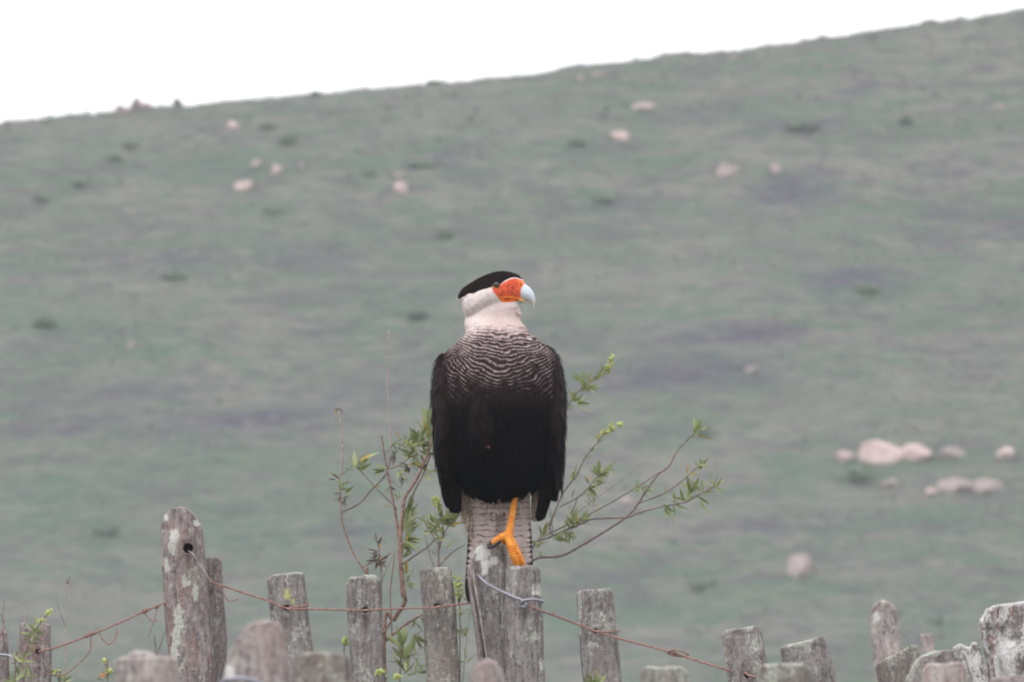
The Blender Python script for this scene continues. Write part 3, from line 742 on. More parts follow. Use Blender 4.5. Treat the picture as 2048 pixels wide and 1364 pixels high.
wire('grey_wire', [(956, 1150, 23.975), (960, 1155, 23.955), (975, 1168, 23.945), (1000, 1181, 23.91), (1030, 1195, 23.885), (1044, 1200, 23.878), (1052, 1207, 23.874), (1050, 1214, 23.876), (1043, 1210, 23.88), (1043, 1204, 23.876), (1052, 1200, 23.872), (1070, 1199, 23.874), (1083, 1202, 23.885), (1086, 1203, 23.92)], 2.9, GALV,
     'thick grey wire binding the post under the bird to the flat topped post')
wire('grey_wire', [(-30, 1306, 24.0), (0, 1309, 23.99), (20, 1312, 23.98), (32, 1320, 23.975), (26, 1326, 23.98)], 2.6, GALV, 'short grey wire end at the left edge by the cut off post')
wire('grey_wire', [(440, 1372, 15.02), (448, 1362, 14.94), (470, 1357, 14.93), (500, 1360, 14.93), (530, 1372, 14.94)], 3.2, GALV, 'blurred grey wire wrapped round the sloping near post')

# ------------------------------------------------------------------ plants
def leaf_mesh(i):
    n = 7; V = []; F = []; bend = random.uniform(-.25, .35); fold = random.uniform(.1, .3); wd = random.uniform(.08, .12)
    for k in range(n):
        t = k / (n - 1); ww = wd * math.sin(math.pi * min(1, (t * .96 + .04)) ** .8) + .004
        zc = bend * t * t; V += [(t, -ww, zc + fold * ww), (t, 0, zc), (t, ww, zc + fold * ww)]
    for k in range(n - 1):
        a = k * 3; F += [(a, a + 1, a + 4, a + 3), (a + 1, a + 2, a + 5, a + 4)]
    me = {}
    for nm, mt in (('g', LEAF), ('y', LEAF_Y), ('d', LEAF_D)):
        m = bpy.data.meshes.new('leaf'); m.from_pydata(V, [], F); m.materials.append(mt)
        m.polygons.foreach_set('use_smooth', [True] * len(m.polygons)); me[nm] = m
    return me
LM = [leaf_mesh(i) for i in range(7)]
def add_leaf(plant, u, v, d, ang, lpx, kind='g', yaw=None):
    """ang: direction in the picture plane, degrees anticlockwise from right"""
    o = bpy.data.objects.new('leaf', random.choice(LM)[kind]); COL.objects.link(o); o.parent = plant
    p = P(u, v, d) - plant.location
    yaw = random.uniform(-.7, .7) if yaw is None else yaw
    L = lpx * px_iv(d) * 1.08
    dirv = Vector((math.cos(R(ang)) * math.cos(yaw), math.sin(yaw), math.sin(R(ang)) * math.cos(yaw)))
    q = dirv.to_track_quat('X', 'Z'); 
    m = Matrix.Translation(p) @ q.to_matrix().to_4x4() @ Matrix.Rotation(random.uniform(-1.2, 1.2), 4, 'X') @ Matrix.Diagonal((L, L * random.uniform(.8, 1.2), L, 1))
    o.matrix_basis = m
    return o
def cluster(plant, u, v, d, n, ang, spread, lpx, kind='g'):
    n = int(n * 1.7 + .5) if n < 7 else int(n * 1.1 + .5)
    for i in range(n):
        a = ang + (i / (max(1, n - 1)) - .5) * 2 * spread + random.uniform(-12, 12)
        add_leaf(plant, u + random.uniform(-6, 6), v + random.uniform(-6, 6), d + random.uniform(-.01, .01), a, lpx * random.uniform(.65, 1.15), kind if random.random() > .03 else 'y')
def stem(plant, pts, r0, r1, mat, d, name='stem', ground=False):
    m = MB(); n = len(pts)
    q = [P(p[0], p[1], (p[2] if len(p) > 2 else d)) for p in pts]; rr = [1.0 * (r0 + (r1 - r0) * i / (n - 1)) * px_iv(d) for i in range(n)]
    if ground:
        b = q[0].copy(); gz = ground_h(b.x, d)
        mid = Vector((b.x * .5 + plant.location.x * .5, d, (b.z + gz) / 2)); bot = Vector((plant.location.x, d, gz - .03))
        q = [bot, mid] + q; rr = [rr[0] * 1.3, rr[0] * 1.15] + rr
    q = [p + Vector((n3(p.x * 60, 1, p.z * 60), n3(p.x * 60, 5, p.z * 60), n3(p.x * 60, 9, p.z * 60))) * .0015 for p in q]
    m.tube(q, rr, 7, 5, wob=.35)
    return m.build(name, mat, plant, loc=plant.location)
def flowers(plant, u, v, d, n, ru, rv, s=2.6):
    m = MB()
    for i in range(n):
        c = P(u + random.gauss(0, ru * .5), v + random.gauss(0, rv * .5), d + random.gauss(0, ru * .4) * S)
        r = s * S * random.uniform(.6, 1.2)
        for k in range(2):
            a = Vector((random.gauss(0, 1), random.gauss(0, 1), random.gauss(0, 1))).normalized()
            b = a.orthogonal(); e = a.cross(b)
            m.add([c + a * r, c - a * r, c + b * r, c - b * r, c + e * r, c - e * r], [(0, 2, 4), (2, 1, 4), (1, 3, 4), (3, 0, 4), (2, 0, 5), (1, 2, 5), (3, 1, 5), (0, 3, 5)])
    return m.build('flower_cluster', FLOW, plant, loc=plant.location, smooth=False)
def plant(u, d, label, cat='shrub', name='shrub'):
    x = P(u, 1364, d).x; return empty(name, (x, d, ground_h(x, d)), label, cat)

# right-hand shrub, its branches coming out from behind the bird
d = 24.22
pr = plant(1000, d, 'leafy shrub whose thin branches spread to the right from behind the bird')
stem(pr, [(1000, 1330), (1030, 1180), (1066, 1121), (1122, 1112), (1172, 1086), (1251, 1036), (1277, 1007), (1291, 984), (1314, 951), (1337, 932), (1353, 904), (1376, 878), (1391, 869)], 3.0, 1.3, STEM, d, ground=True)
stem(pr, [(1030, 1180), (1066, 1094), (1099, 1074), (1165, 1046), (1188, 1038), (1254, 1035), (1277, 1025), (1327, 1013), (1370, 1005), (1403, 987), (1429, 972)], 2.4, 1.3, STEM, d)
stem(pr, [(1040, 1110), (1068, 1084), (1122, 1056), (1170, 1032), (1218, 1008), (1284, 968), (1304, 954), (1334, 934)], 1.6, 1.1, STEM, d + .03)
stem(pr, [(1277, 1007), (1320, 990), (1347, 974), (1373, 954), (1392, 936), (1404, 930)], 1.6, 1.1, STEM, d)
stem(pr, [(1140, 1036), (1198, 993), (1244, 960), (1284, 921)], 1.0, .6, STEM_P, d + .05)
stem(pr, [(1106, 1071), (1099, 1053), (1111, 1023), (1126, 987), (1152, 950), (1172, 914), (1195, 885), (1211, 862)], 2.0, 1.2, STEM, d - .02)
stem(pr, [(1119, 1013), (1152, 997), (1172, 980), (1187, 962), (1198, 948)], 1.5, 1.1, STEM, d - .02)
stem(pr, [(1142, 1030), (1148, 1015), (1154, 998)], 1.3, 1.1, STEM, d - .02)
stem(pr, [(1066, 1000), (1100, 880), (1132, 822), (1143, 800), (1165, 775), (1190, 755), (1210, 740), (1222, 722)], 1.8, 1.1, STEM, d)
stem(pr, [(1106, 1071), (1103, 1040), (1098, 1005)], 1.1, .8, STEM, d + .02)
for (u, v, n, a, sp, l) in [(1427, 973, 9, 40, 110, 24), (1405, 984, 7, 70, 90, 26), (1385, 985, 5, 90, 60, 32), (1370, 1000, 4, 100, 60, 30), (1352, 1002, 4, 115, 40, 26), (1400, 1000, 3, -50, 25, 30),
        (1397, 935, 7, 60, 80, 24), (1380, 950, 4, 20, 60, 20), (1392, 866, 3, 75, 25, 34), (1404, 860, 3, 70, 50, 22), (1330, 1014, 3, -60, 25, 34), (1352, 1010, 3, -50, 30, 24), (1277, 982, 5, 90, 60, 18), (1296, 982, 4, 60, 60, 18), (1283, 990, 3, 20, 60, 18), (1283, 1026, 3, 90, 40, 9),
        (1198, 952, 4, 90, 40, 28), (1200, 948, 5, 20, 45, 34), (1190, 962, 4, 0, 70, 26), (1180, 975, 5, -40, 60, 22), (1184, 968, 2, 110, 12, 22), (1172, 984, 4, -60, 60, 16),
        (1150, 1050, 8, 100, 90, 24), (1135, 1052, 6, 80, 100, 22), (1160, 1044, 7, 60, 80, 22), (1128, 1062, 5, -60, 60, 26), (1168, 1040, 5, 20, 70, 22), (1185, 1010, 6, 80, 80, 15), (1110, 1072, 3, -45, 25, 30), (1140, 1066, 4, -60, 40, 22), (1150, 1030, 5, 100, 60, 20), (1106, 1050, 3, 110, 40, 18),
        (1145, 958, 4, 100, 40, 20), (1152, 948, 3, 60, 60, 16), (1170, 918, 3, 70, 60, 14), (1195, 884, 4, 70, 60, 14), (1185, 900, 3, 50, 80, 12), (1140, 990, 3, 0, 60, 14),
        (1150, 800, 6, 70, 60, 28), (1165, 780, 6, 70, 60, 30), (1172, 772, 3, -15, 20, 36), (1150, 808, 3, 0, 25, 30), (1180, 764, 4, 80, 60, 26), (1192, 755, 5, 60, 60, 26), (1160, 760, 2, 115, 20, 26), (1204, 744, 3, 30, 50, 20), (1140, 818, 3, 90, 60, 18), (1212, 738, 3, 10, 60, 18), (1072, 1110, 4, -30, 60, 16), (1074, 1092, 4, 60, 60, 20), (1082, 1070, 4, 75, 40, 24)]:
    cluster(pr, u, v, d, n, a, sp, l)
add_leaf(pr, 1389, 869, d, -8, 36, 'y', 0); add_leaf(pr, 1332, 985, d, 105, 16, 'y', 0); add_leaf(pr, 1195, 1030, d, 60, 14, 'y'); add_leaf(pr, 1193, 1010, d, -80, 18, 'y')
flowers(pr, 1222, 722, d, 26, 6, 12); flowers(pr, 1218, 735, d, 8, 5, 5)
flowers(pr, 1208, 865, d, 22, 8, 7); flowers(pr, 1225, 854, d, 22, 7, 7); flowers(pr, 1241, 848, d, 14, 6, 4); flowers(pr, 1218, 862, d, 12, 8, 5); flowers(pr, 1196, 873, d, 5, 3, 4)

# left-hand shrub with reddish stems
d = 24.15
pl_ = plant(800, d, 'leafy shrub with reddish brown stems to the left of the bird')
stem(pl_, [(768, 1290), (790, 1240), (811, 1202), (806, 1181), (803, 1130), (798, 1078), (791, 1029), (781, 971), (772, 927), (763, 871)], 4.5, 1.5, STEM_R, d, ground=True)
stem(pl_, [(808, 1195), (800, 1120), (800, 1073), (805, 1030), (809, 997), (822, 975), (834, 956), (850, 920), (866, 880), (875, 850)], 4.4, 2.0, STEM_R, d - .012)
stem(pl_, [(811, 1200), (802, 1130), (803, 1085)], 3.5, 3.0, STEM_R, d - .02)
stem(pl_, [(805, 1040), (816, 1015), (831, 979), (848, 946), (862, 905)], 2.0, 1.6, STEM_R, d + .02)
stem(pl_, [(793, 1020), (787, 1010), (751, 976), (716, 935)], 1.6, 1.3, STEM, d)
stem(pl_, [(735, 1200), (734, 1151), (707, 1108), (690, 1062), (684, 1041), (682, 1000), (678, 956)], 2.0, 1.5, STEM_R, d, ground=True)
stem(pl_, [(680, 950), (684, 927), (684, 868), (678, 824)], 1.7, 1.9, STEM_P, d)
stem(pl_, [(685, 1023), (719, 1006), (743, 979), (769, 953), (780, 925), (795, 900), (812, 882)], 1.8, 1.2, STEM, d + .02)
stem(pl_, [(682, 950), (700, 938), (706, 930)], 1.0, .8, STEM, d + .02)
stem(pl_, [(772, 906), (787, 888), (807, 877)], 1.3, 1.1, STEM, d)
stem(pl_, [(774, 940), (800, 930), (820, 915), (838, 908)], 1.4, 1.1, STEM_R, d)
stem(pl_, [(781, 960), (800, 975), (806, 960), (800, 940)], 1.0, .8, STEM, d)
stem(pl_, [(781, 920), (781, 865), (777, 809), (774, 740), (778, 660)], 1.7, 1.1, STEM_P, d + .06)
stem(pl_, [(805, 1129), (839, 1105), (858, 1090), (872, 1076)], 2.2, 1.5, STEM, d)
stem(pl_, [(790, 1268 - 160), (780, 1182), (783, 1230), (784, 1268)], 1.4, 1.4, STEM_R, d)
stem(pl_, [(770, 1283), (813, 1248), (830, 1238), (848, 1226)], 2.6, 2.0, STEM_R, d)
stem(pl_, [(765, 1268), (790, 1232), (812, 1203)], 2.2, 2.0, STEM_R, d - .02)
for (u, v, n, a, sp, l) in [(716, 935, 9, 90, 90, 36), (722, 928, 3, 40, 20, 38), (855, 870, 8, 95, 50, 34), (845, 880, 7, 100, 60, 36), (860, 855, 6, 95, 40, 34), (835, 895, 7, 110, 60, 34), (850, 905, 6, 90, 100, 26), (828, 905, 5, 120, 50, 28), (866, 832, 5, 95, 40, 26), (862, 890, 6, 100, 70, 30),
        (820, 890, 5, 100, 60, 26), (812, 915, 5, 60, 90, 22), (825, 925, 4, 20, 60, 28), (800, 945, 4, -40, 60, 26), (770, 940, 4, 190, 40, 26), (792, 895, 3, 110, 40, 18), (840, 935, 5, 40, 90, 20), (855, 945, 3, -20, 40, 22), (796, 998, 4, 80, 60, 18), (750, 975, 2, 20, 60, 14), (782, 1010, 2, 170, 10, 18),
        (812, 1040, 4, 60, 30, 46), (815, 1060, 5, 60, 50, 36), (812, 1080, 5, 20, 60, 34), (810, 1090, 5, -10, 40, 26), (808, 1110, 3, 50, 30, 26), (790, 1045, 2, 150, 20, 20), (812, 1150, 4, 60, 60, 22), (815, 1170, 4, 10, 60, 18), (810, 1165, 3, -60, 40, 18), (680, 975, 3, 60, 60, 24), (686, 985, 3, 20, 30, 22), (866, 1060, 5, 100, 90, 22), (870, 1075, 3, 30, 60, 20), (845, 1230, 4, -60, 60, 22), (830, 1240, 3, -80, 40, 26)]:
    cluster(pl_, u, v, d, n, a, sp, l)
for (u, v, n, a, sp, l) in [(680, 990, 5, 200, 70, 14), (684, 1000, 6, 0, 70, 14), (676, 960, 4, 150, 50, 14), (786, 905, 4, -80, 30, 22), (800, 955, 4, -60, 60, 16), (850, 930, 4, 180, 60, 16), (782, 972, 3, -60, 60, 14), (820, 935, 4, 200, 60, 18), (678, 826, 5, 90, 60, 10)]:
    cluster(pl_, u, v, d, n, a, sp, l, 'd')
add_leaf(pl_, 800, 878, d, 125, 22, 'y'); add_leaf(pl_, 838, 925, d, 190, 26, 'y'); add_leaf(pl_, 750, 974, d, 10, 12, 'y'); add_leaf(pl_, 672, 955, d, 150, 18, 'y')

# flowering sprig rising behind the lichened post
d = 24.12
p3 = plant(878, d, 'yellow-green flowering sprig rising behind the lichen mottled post', 'plant', 'flowering_plant')
stem(p3, [(877, 1150), (880, 1097), (886, 1061), (880, 1030), (874, 1006)], 1.8, 1.2, STEM, d, ground=True)
stem(p3, [(882, 1085), (892, 1060), (905, 1040), (912, 1020)], 1.3, 1.0, STEM, d)
stem(p3, [(880, 1097), (866, 1070), (850, 1045), (846, 1030)], 1.1, .9, STEM, d)
stem(p3, [(878, 1132), (904, 1105), (930, 1090)], 1.6, 1.2, STEM, d)
stem(p3, [(868, 1136), (858, 1105), (850, 1070)], 1.0, .8, STEM, d + .02)
for (u, v, n, a, sp, l) in [(880, 1045, 7, 90, 110, 28), (888, 1040, 6, 60, 80, 30), (903, 1045, 6, 90, 80, 30), (870, 1050, 5, 120, 70, 24), (860, 1065, 4, 120, 70, 22), (884, 1075, 4, 60, 100, 22), (895, 1095, 2, 40, 20, 20), (872, 1110, 3, 130, 60, 18), (908, 1030, 5, 60, 70, 24), (850, 1040, 5, 110, 90, 16)]:
    cluster(p3, u, v, d, n, a, sp, l)
flowers(p3, 873, 1003, d, 26, 8, 8, 3); flowers(p3, 862, 1036, d, 14, 5, 8); flowers(p3, 905, 1035, d, 22, 9, 9); flowers(p3, 878, 1018, d, 12, 4, 8)
add_leaf(p3, 928, 1062, 24.06, -72, 40, 'y', 0)
p4 = plant(918, 24.1, 'yellow flower spike between the lichened post and the split post', 'plant', 'flowering_plant')
stem(p4, [(920, 1250), (917, 1210), (918, 1160)], 1.5, 1.1, STEM, 24.1, ground=True)
flowers(p4, 917, 1170, 24.1, 50, 8, 16); flowers(p4, 921, 1190, 24.1, 30, 8, 10)
cluster(p4, 925, 1230, 24.1, 4, 90, 70, 20); cluster(p4, 925, 1270, 24.1, 5, 100, 80, 22); cluster(p4, 932, 1320, 24.1, 4, 100, 80, 22)
stem(p4, [(926, 1364), (935, 1260), (942, 1215)], 1.0, .8, STEM_P, 24.12)
# dead weed
p5 = plant(760, 24.1, 'dark withered weed stem standing behind the dome topped post', 'plant', 'dead_weed')
stem(p5, [(763, 1180), (759, 1132), (757, 1097), (754, 1080)], 1.8, 1.3, STEM, 24.1, ground=True)
stem(p5, [(760, 1140), (770, 1120), (780, 1105)], 1.0, .7, STEM, 24.1); stem(p5, [(763, 1165), (772, 1140), (792, 1100)], .8, .6, STEM, 24.1)
cluster(p5, 756, 1105, 24.1, 6, 200, 60, 18, 'd'); cluster(p5, 760, 1120, 24.1, 5, -40, 60, 20, 'd'); cluster(p5, 755, 1085, 24.1, 4, 60, 60, 16, 'd'); cluster(p5, 757, 1115, 24.1, 5, 230, 30, 26, 'd')
add_leaf(p5, 756, 1100, 24.1, 60, 16, 'y')
# sprig bottom centre-left with long leaves
p6 = plant(800, 24.0, 'green sprig with long leaves and yellow buds at the bottom between posts', 'plant', 'flowering_plant')
stem(p6, [(800, 1364), (812, 1310), (828, 1272), (845, 1262)], 1.8, 1.2, STEM, 24.0, ground=True)
stem(p6, [(805, 1340), (822, 1310), (845, 1340)], 1.2, .9, STEM, 24.0)
cluster(p6, 806, 1320, 24.0, 8, 100, 80, 44); cluster(p6, 812, 1345, 24.0, 7, 70, 80, 38); cluster(p6, 800, 1290, 24.0, 5, 110, 50, 36); cluster(p6, 835, 1340, 24.0, 4, 30, 40, 30); cluster(p6, 770, 1358, 24.0, 6, 90, 80, 20); cluster(p6, 828, 1272, 24.0, 5, -70, 40, 36)
flowers(p6, 760, 1345, 23.95, 30, 12, 7); flowers(p6, 795, 1352, 23.95, 26, 10, 6)
p7 = plant(690, 24.1, 'thin stalk with a small yellow flower head left of the dome topped post', 'plant', 'flowering_plant')
stem(p7, [(688, 1364), (687, 1320), (690, 1285)], 1.3, 1.0, STEM, 24.1, ground=True); flowers(p7, 690, 1283, 24.1, 26, 6, 7); flowers(p7, 687, 1308, 24.1, 8, 3, 6, 2); cluster(p7, 688, 1320, 24.1, 3, 90, 60, 14)
p8 = plant(78, 23.9, 'flowering sprig in front of the notched post at far left', 'plant', 'flowering_plant')
stem(p8, [(30, 1364), (44, 1320), (60, 1275), (75, 1255), (96, 1226)], 1.8, 1.2, STEM, 23.9, ground=True)
stem(p8, [(36, 1340), (28, 1318), (22, 1295)], 1.0, .8, STEM, 23.9)
for (u, v, n, a, sp, l) in [(62, 1272, 6, 90, 100, 22), (70, 1262, 6, 60, 90, 24), (60, 1285, 5, 40, 80, 20), (78, 1250, 4, 60, 60, 18), (45, 1320, 6, 90, 110, 22), (38, 1340, 7, 90, 110, 24), (30, 1358, 8, 90, 90, 26), (55, 1358, 5, 60, 70, 22)]: cluster(p8, u, v, 23.9, n, a, sp, l)
flowers(p8, 97, 1225, 23.9, 24, 8, 6); flowers(p8, 84, 1240, 23.9, 10, 6, 5); flowers(p8, 45, 1318, 23.9, 8, 4, 4)
p9 = plant(130, 24.2, 'bare dry weed with forked twigs near the left edge', 'plant', 'dry_weed')
stem(p9, [(130, 1364), (130, 1300), (133, 1255), (140, 1205), (140, 1180), (137, 1158)], 1.4, .8, STEM_P, 24.2, ground=True)
stem(p9, [(133, 1255), (120, 1225), (111, 1195)], 1.0, .6, STEM, 24.2); stem(p9, [(138, 1202), (118, 1180), (105, 1165), (82, 1165)], .8, .5, STEM_P, 24.2); stem(p9, [(105, 1165), (102, 1150)], .6, .4, STEM_P, 24.2)
stem(p9, [(140, 1185), (126, 1178)], .6, .4, STEM_P, 24.2); cluster(p9, 138, 1165, 24.2, 4, 110, 40, 9, 'd')
p10 = plant(5, 24.2, 'bare twiggy weed at the left edge behind the cut off post', 'plant', 'dry_weed')
stem(p10, [(8, 1300), (8, 1262), (5, 1235), (8, 1200)], 1.6, .8, STEM, 24.2, ground=True); stem(p10, [(5, 1235), (-6, 1215)], 1, .6, STEM, 24.2)
stem(p10, [(40, 1300), (48, 1240), (46, 1215), (38, 1205)], .9, .5, STEM_P, 24.2); stem(p10, [(48, 1240), (60, 1220)], .7, .4, STEM_P, 24.2)
p11 = plant(212, 23.95, 'small sprig with an orange and a yellow flower head left of the blurred flat post', 'plant', 'flowering_plant')
stem(p11, [(216, 1372), (212, 1345), (209, 1325)], 1.4, 1.0, STEM, 23.95, ground=True); flowers(p11, 209, 1323, 23.95, 14, 5, 5); flowers(p11, 218, 1343, 23.95, 20, 7, 6); cluster(p11, 214, 1355, 23.95, 6, 90, 90, 16)
m = MB()
for i in range(14):
    c = P(204 + random.gauss(0, 3), 1352 + random.gauss(0, 3), 23.94); m.tube([c, c + Vector((0, 0, .002))], .0018, 5)
m.build('orange_flower', plain('orange_petals', (0.5, .17, .06), (.62, .3, .12), 300), p11, loc=p11.location)
p12 = plant(311, 24.2, 'two short dead twigs between the tallest post and the blurred flat post', 'plant', 'dry_twigs')
stem(p12, [(312, 1364), (312, 1310), (309, 1268)], 1.8, 1.4, STEM, 24.2, ground=True); stem(p12, [(313, 1310), (322, 1285), (330, 1262)], 1.1, .8, STEM, 24.2); stem(p12, [(290, 1364), (275, 1316), (259, 1295)], 1.1, .8, STEM, 24.2)
p13 = plant(1190, 23.8, 'green leaf blades at the bottom edge in front of the second flat topped post', 'plant', 'leafy_plant')
stem(p13, [(1190, 1390), (1192, 1364)], 1.5, 1.2, STEM, 23.8, ground=True); cluster(p13, 1190, 1372, 23.8, 6, 90, 60, 34); add_leaf(p13, 1205, 1368, 23.8, 70, 26, 'g', 0)
p14 = plant(125, 24.0, 'low green plant with yellow flowers between the notched post and the tallest post', 'plant', 'flowering_plant')
stem(p14, [(120, 1390), (118, 1364), (112, 1345)], 1.5, 1.1, STEM, 24.0, ground=True); cluster(p14, 125, 1366, 24.0, 8, 90, 80, 24); flowers(p14, 108, 1346, 24.0, 24, 10, 7)

# ------------------------------------------------------------------ the bird
BL = P(1000, 1135, 24.0)
bird = empty('bird', BL, 'caracara with black cap and orange face standing on one leg on a fence post', 'bird')
def B(u, v, y=0.0): return Vector(((u - 1000) * S, y, (1135 - v) * S))
def loft(m, st, n=56, e=1.0):
    rs = []
    # resample
    q = np.array(st, float); t = np.arange(len(q)); tt = np.linspace(0, len(q) - 1, (len(q) - 1) * 5 + 1)
    q2 = np.stack([cubic(t, q[:, k], tt) for k in range(q.shape[1])], 1)
    for (v, L, Rr, yc, ry) in q2:
        cx = (L + Rr) / 2; rx = max(.5, (Rr - L) / 2)
        rs.append([B(cx + rx * math.copysign(abs(math.cos(a)) ** e, math.cos(a)), v, yc + ry * math.copysign(abs(math.sin(a)) ** e, math.sin(a))) for a in [2 * math.pi * j / n for j in range(n)]])
    m.rings(rs)
def cubic(t, y, tt):
    out = []
    for x in tt:
        i = min(int(x), len(y) - 2); f = x - i
        p0 = y[max(i - 1, 0)]; p1 = y[i]; p2 = y[i + 1]; p3 = y[min(i + 2, len(y) - 1)]
        out.append(.5 * (2 * p1 + (p2 - p0) * f + (2 * p0 - 5 * p1 + 4 * p2 - p3) * f * f + (3 * p1 - p0 - 3 * p2 + p3) * f ** 3))
    return np.array(out)
mb = MB()
loft(mb, [(575, 960, 1000, .004, .02), (590, 936, 1026, .006, .034), (606, 932, 1038, .006, .040), (622, 931, 1039, .005, .042), (638, 930, 1041, .002, .043), (652, 931, 1049, -.001, .049), (666, 931, 1058, -.006, .057), (680, 920, 1077, -.010, .067),
          (694, 904, 1092, -.012, .075), (710, 891, 1105, -.014, .083), (735, 883, 1111, -.017, .090), (775, 884, 1113, -.018, .096), (825, 884, 1113, -.014, .098), (880, 889, 1108, -.006, .092),
          (930, 900, 1098, .000, .082), (962, 914, 1084, .006, .068), (979, 932, 1062, .010, .055), (989, 950, 1042, .012, .040), (996, 968, 1015, .014, .02)])
# thighs: the standing one at the right, the drawn-up one at the left
loft(mb, [(860, 1005, 1070, -.05, .030), (900, 1000, 1072, -.045, .040), (938, 1006, 1062, -.030, .036), (958, 1016, 1054, -.012, .026), (970, 1022, 1046, -.004, .014)])
loft(mb, [(800, 948, 975, -.098, .012), (830, 940, 985, -.098, .020), (865, 936, 988, -.094, .026), (895, 944, 986, -.088, .024), (915, 956, 980, -.080, .014)])
# head, lofted front to back
hd = [(921, 585, 592, .006), (929, 575, 630, .026), (943, 565, 640, .038), (962, 554.5, 634, .044), (983, 546, 624, .046), (1003, 542.5, 614, .044), (1020, 543.5, 608, .034), (1034, 548, 604, .022), (1044, 555, 601, .0125), (1050, 565, 599, .007)]
q = np.array(hd); t = np.arange(len(q)); tt = np.linspace(0, len(q) - 1, 46); q2 = np.stack([cubic(t, q[:, k], tt) for k in range(4)], 1)
mb.rings([[B(u, (a + b) / 2 + (b - a) / 2 * -math.sin(g_), .002 + h_ * math.copysign(abs(math.cos(g_)) ** .9, math.cos(g_))) for g_ in [2 * math.pi * j / 40 for j in range(40)]] for (u, a, b, h_) in q2])
tmp = mb.build('body', None)
bm = bmesh.new(); bm.from_mesh(tmp.data); bmesh.ops.recalc_face_normals(bm, faces=bm.faces); bm.to_mesh(tmp.data); bm.free()
rm = tmp.modifiers.new('r', 'REMESH'); rm.mode = 'VOXEL'; rm.voxel_size = .0019
sm = tmp.modifiers.new('s', 'SMOOTH'); sm.iterations = 8; sm.factor = .5
dg = bpy.context.evaluated_depsgraph_get(); bodyme = bpy.data.meshes.new_from_object(tmp.evaluated_get(dg)); bpy.data.objects.remove(tmp)

def sdpoly(px, py, poly):
    poly = np.array(poly, float); n = len(poly); d = np.full(px.shape, 1e9); s = np.ones(px.shape)
    for i in range(n):
        a = poly[i]; b = poly[i - 1]; e = b - a; wx, wy = px - a[0], py - a[1]
        tt = np.clip((wx * e[0] + wy * e[1]) / (e @ e), 0, 1); bx, by = wx - e[0] * tt, wy - e[1] * tt
        d = np.minimum(d, bx * bx + by * by)
        c1 = py >= a[1]; c2 = py < b[1]; c3 = e[0] * wy > e[1] * wx
        s = np.where((c1 & c2 & c3) | (~c1 & ~c2 & ~c3), -s, s)
    return s * np.sqrt(d)
FACE = [(983, 577), (988, 574), (998, 573), (1004, 568.5), (1012, 563), (1022, 558), (1032, 556), (1043, 559), (1056, 564), (1056, 612), (1036, 602), (1022, 604.5), (1008, 606), (1001, 603), (994, 594), (987, 586)]
CAP = [(910, 560), (960, 530), (1020, 530), (1060, 545), (1052, 560), (1043, 557.5), (1032, 554.5), (1022, 556), (1012, 561), (1004, 567), (999, 573.5), (985, 575.5), (972, 578.5), (958, 583), (948, 588), (938, 588), (928, 593), (915, 600)]
def nzv(x, y, z, s=1.0):
    return np.array([n3(a * s, b * s, c * s) for a, b, c in zip(x, y, z)])
def plum(pos):
    """plumage attributes from bird-local positions"""
    x, y, z = pos[:, 0], pos[:, 1], pos[:, 2]
    u = 1000 + x / S; v = 1135 - z / S
    xn = (u - 1000) / 105
    nA = nzv(u / 34, v / 22, y * 20); nB = nzv(u / 13, v / 11 + 40, y * 60); nC = nzv(u / 60, v / 45 + 9, y * 10)
    per = np.interp(v, [620, 700, 830], [7.8, 10.2, 12.0])
    vv = v + 54 * np.clip(np.abs(xn - .08), 0, 1.3) ** 1.9 * np.interp(v, [650, 720], [.3, 1]) + 6.0 * nA + 3.4 * nB + 12 * nC
    # integrate the period so the bars stay continuous
    ph = np.interp(vv, [600, 700, 830, 1000], [0, 100 / 7.4, 100 / 7.4 + 130 / 9.2, 100 / 7.4 + 130 / 9.2 + 15])
    front = y < .03
    thr = np.interp(v - 10 * nC - 8 * np.abs(xn), [628, 650, 672, 700, 740, 768, 790, 812], [-2.0, -1.1, -.12, .30, .55, .85, 1.15, 1.7])
    thr = thr + .5 * nB + .5 * nC * (v > 700) + np.where(np.abs(xn) > .97, (np.abs(xn) - .97) * 8, 0)
    thr = np.where(v > 806, np.maximum(thr, 1.0 + (v - 806) / 14), thr); thr = np.where((v < 645) & (u > 1028), -2.2, thr)
    back = np.clip((y - .02) / .03, 0, 1) * (v > 650); thr = thr + back * .8
    sdc = sdpoly(u, v, CAP); sdf = sdpoly(u, v, FACE)
    cap = np.clip(.5 - sdc / 2.0, 0, 1); face = np.clip(.5 - sdf / 2.0, 0, 1) * (np.abs(y - .002) > .004)
    # dark brown-black base, browner above
    brown = np.interp(v, [700, 780, 830, 950], [1, .5, .12, 0]); buff_shade = np.clip(np.interp(v, [598, 625, 690], [0, 1, 1]) * np.interp(u, [950, 990], [.25, 1]), 0, 1) * (y < .02)  # shade on throat and neck front, painted in as a buff tint
    return dict(phase=ph, duty=thr, cap=cap, face=face, brown=brown, buff_shade=buff_shade)
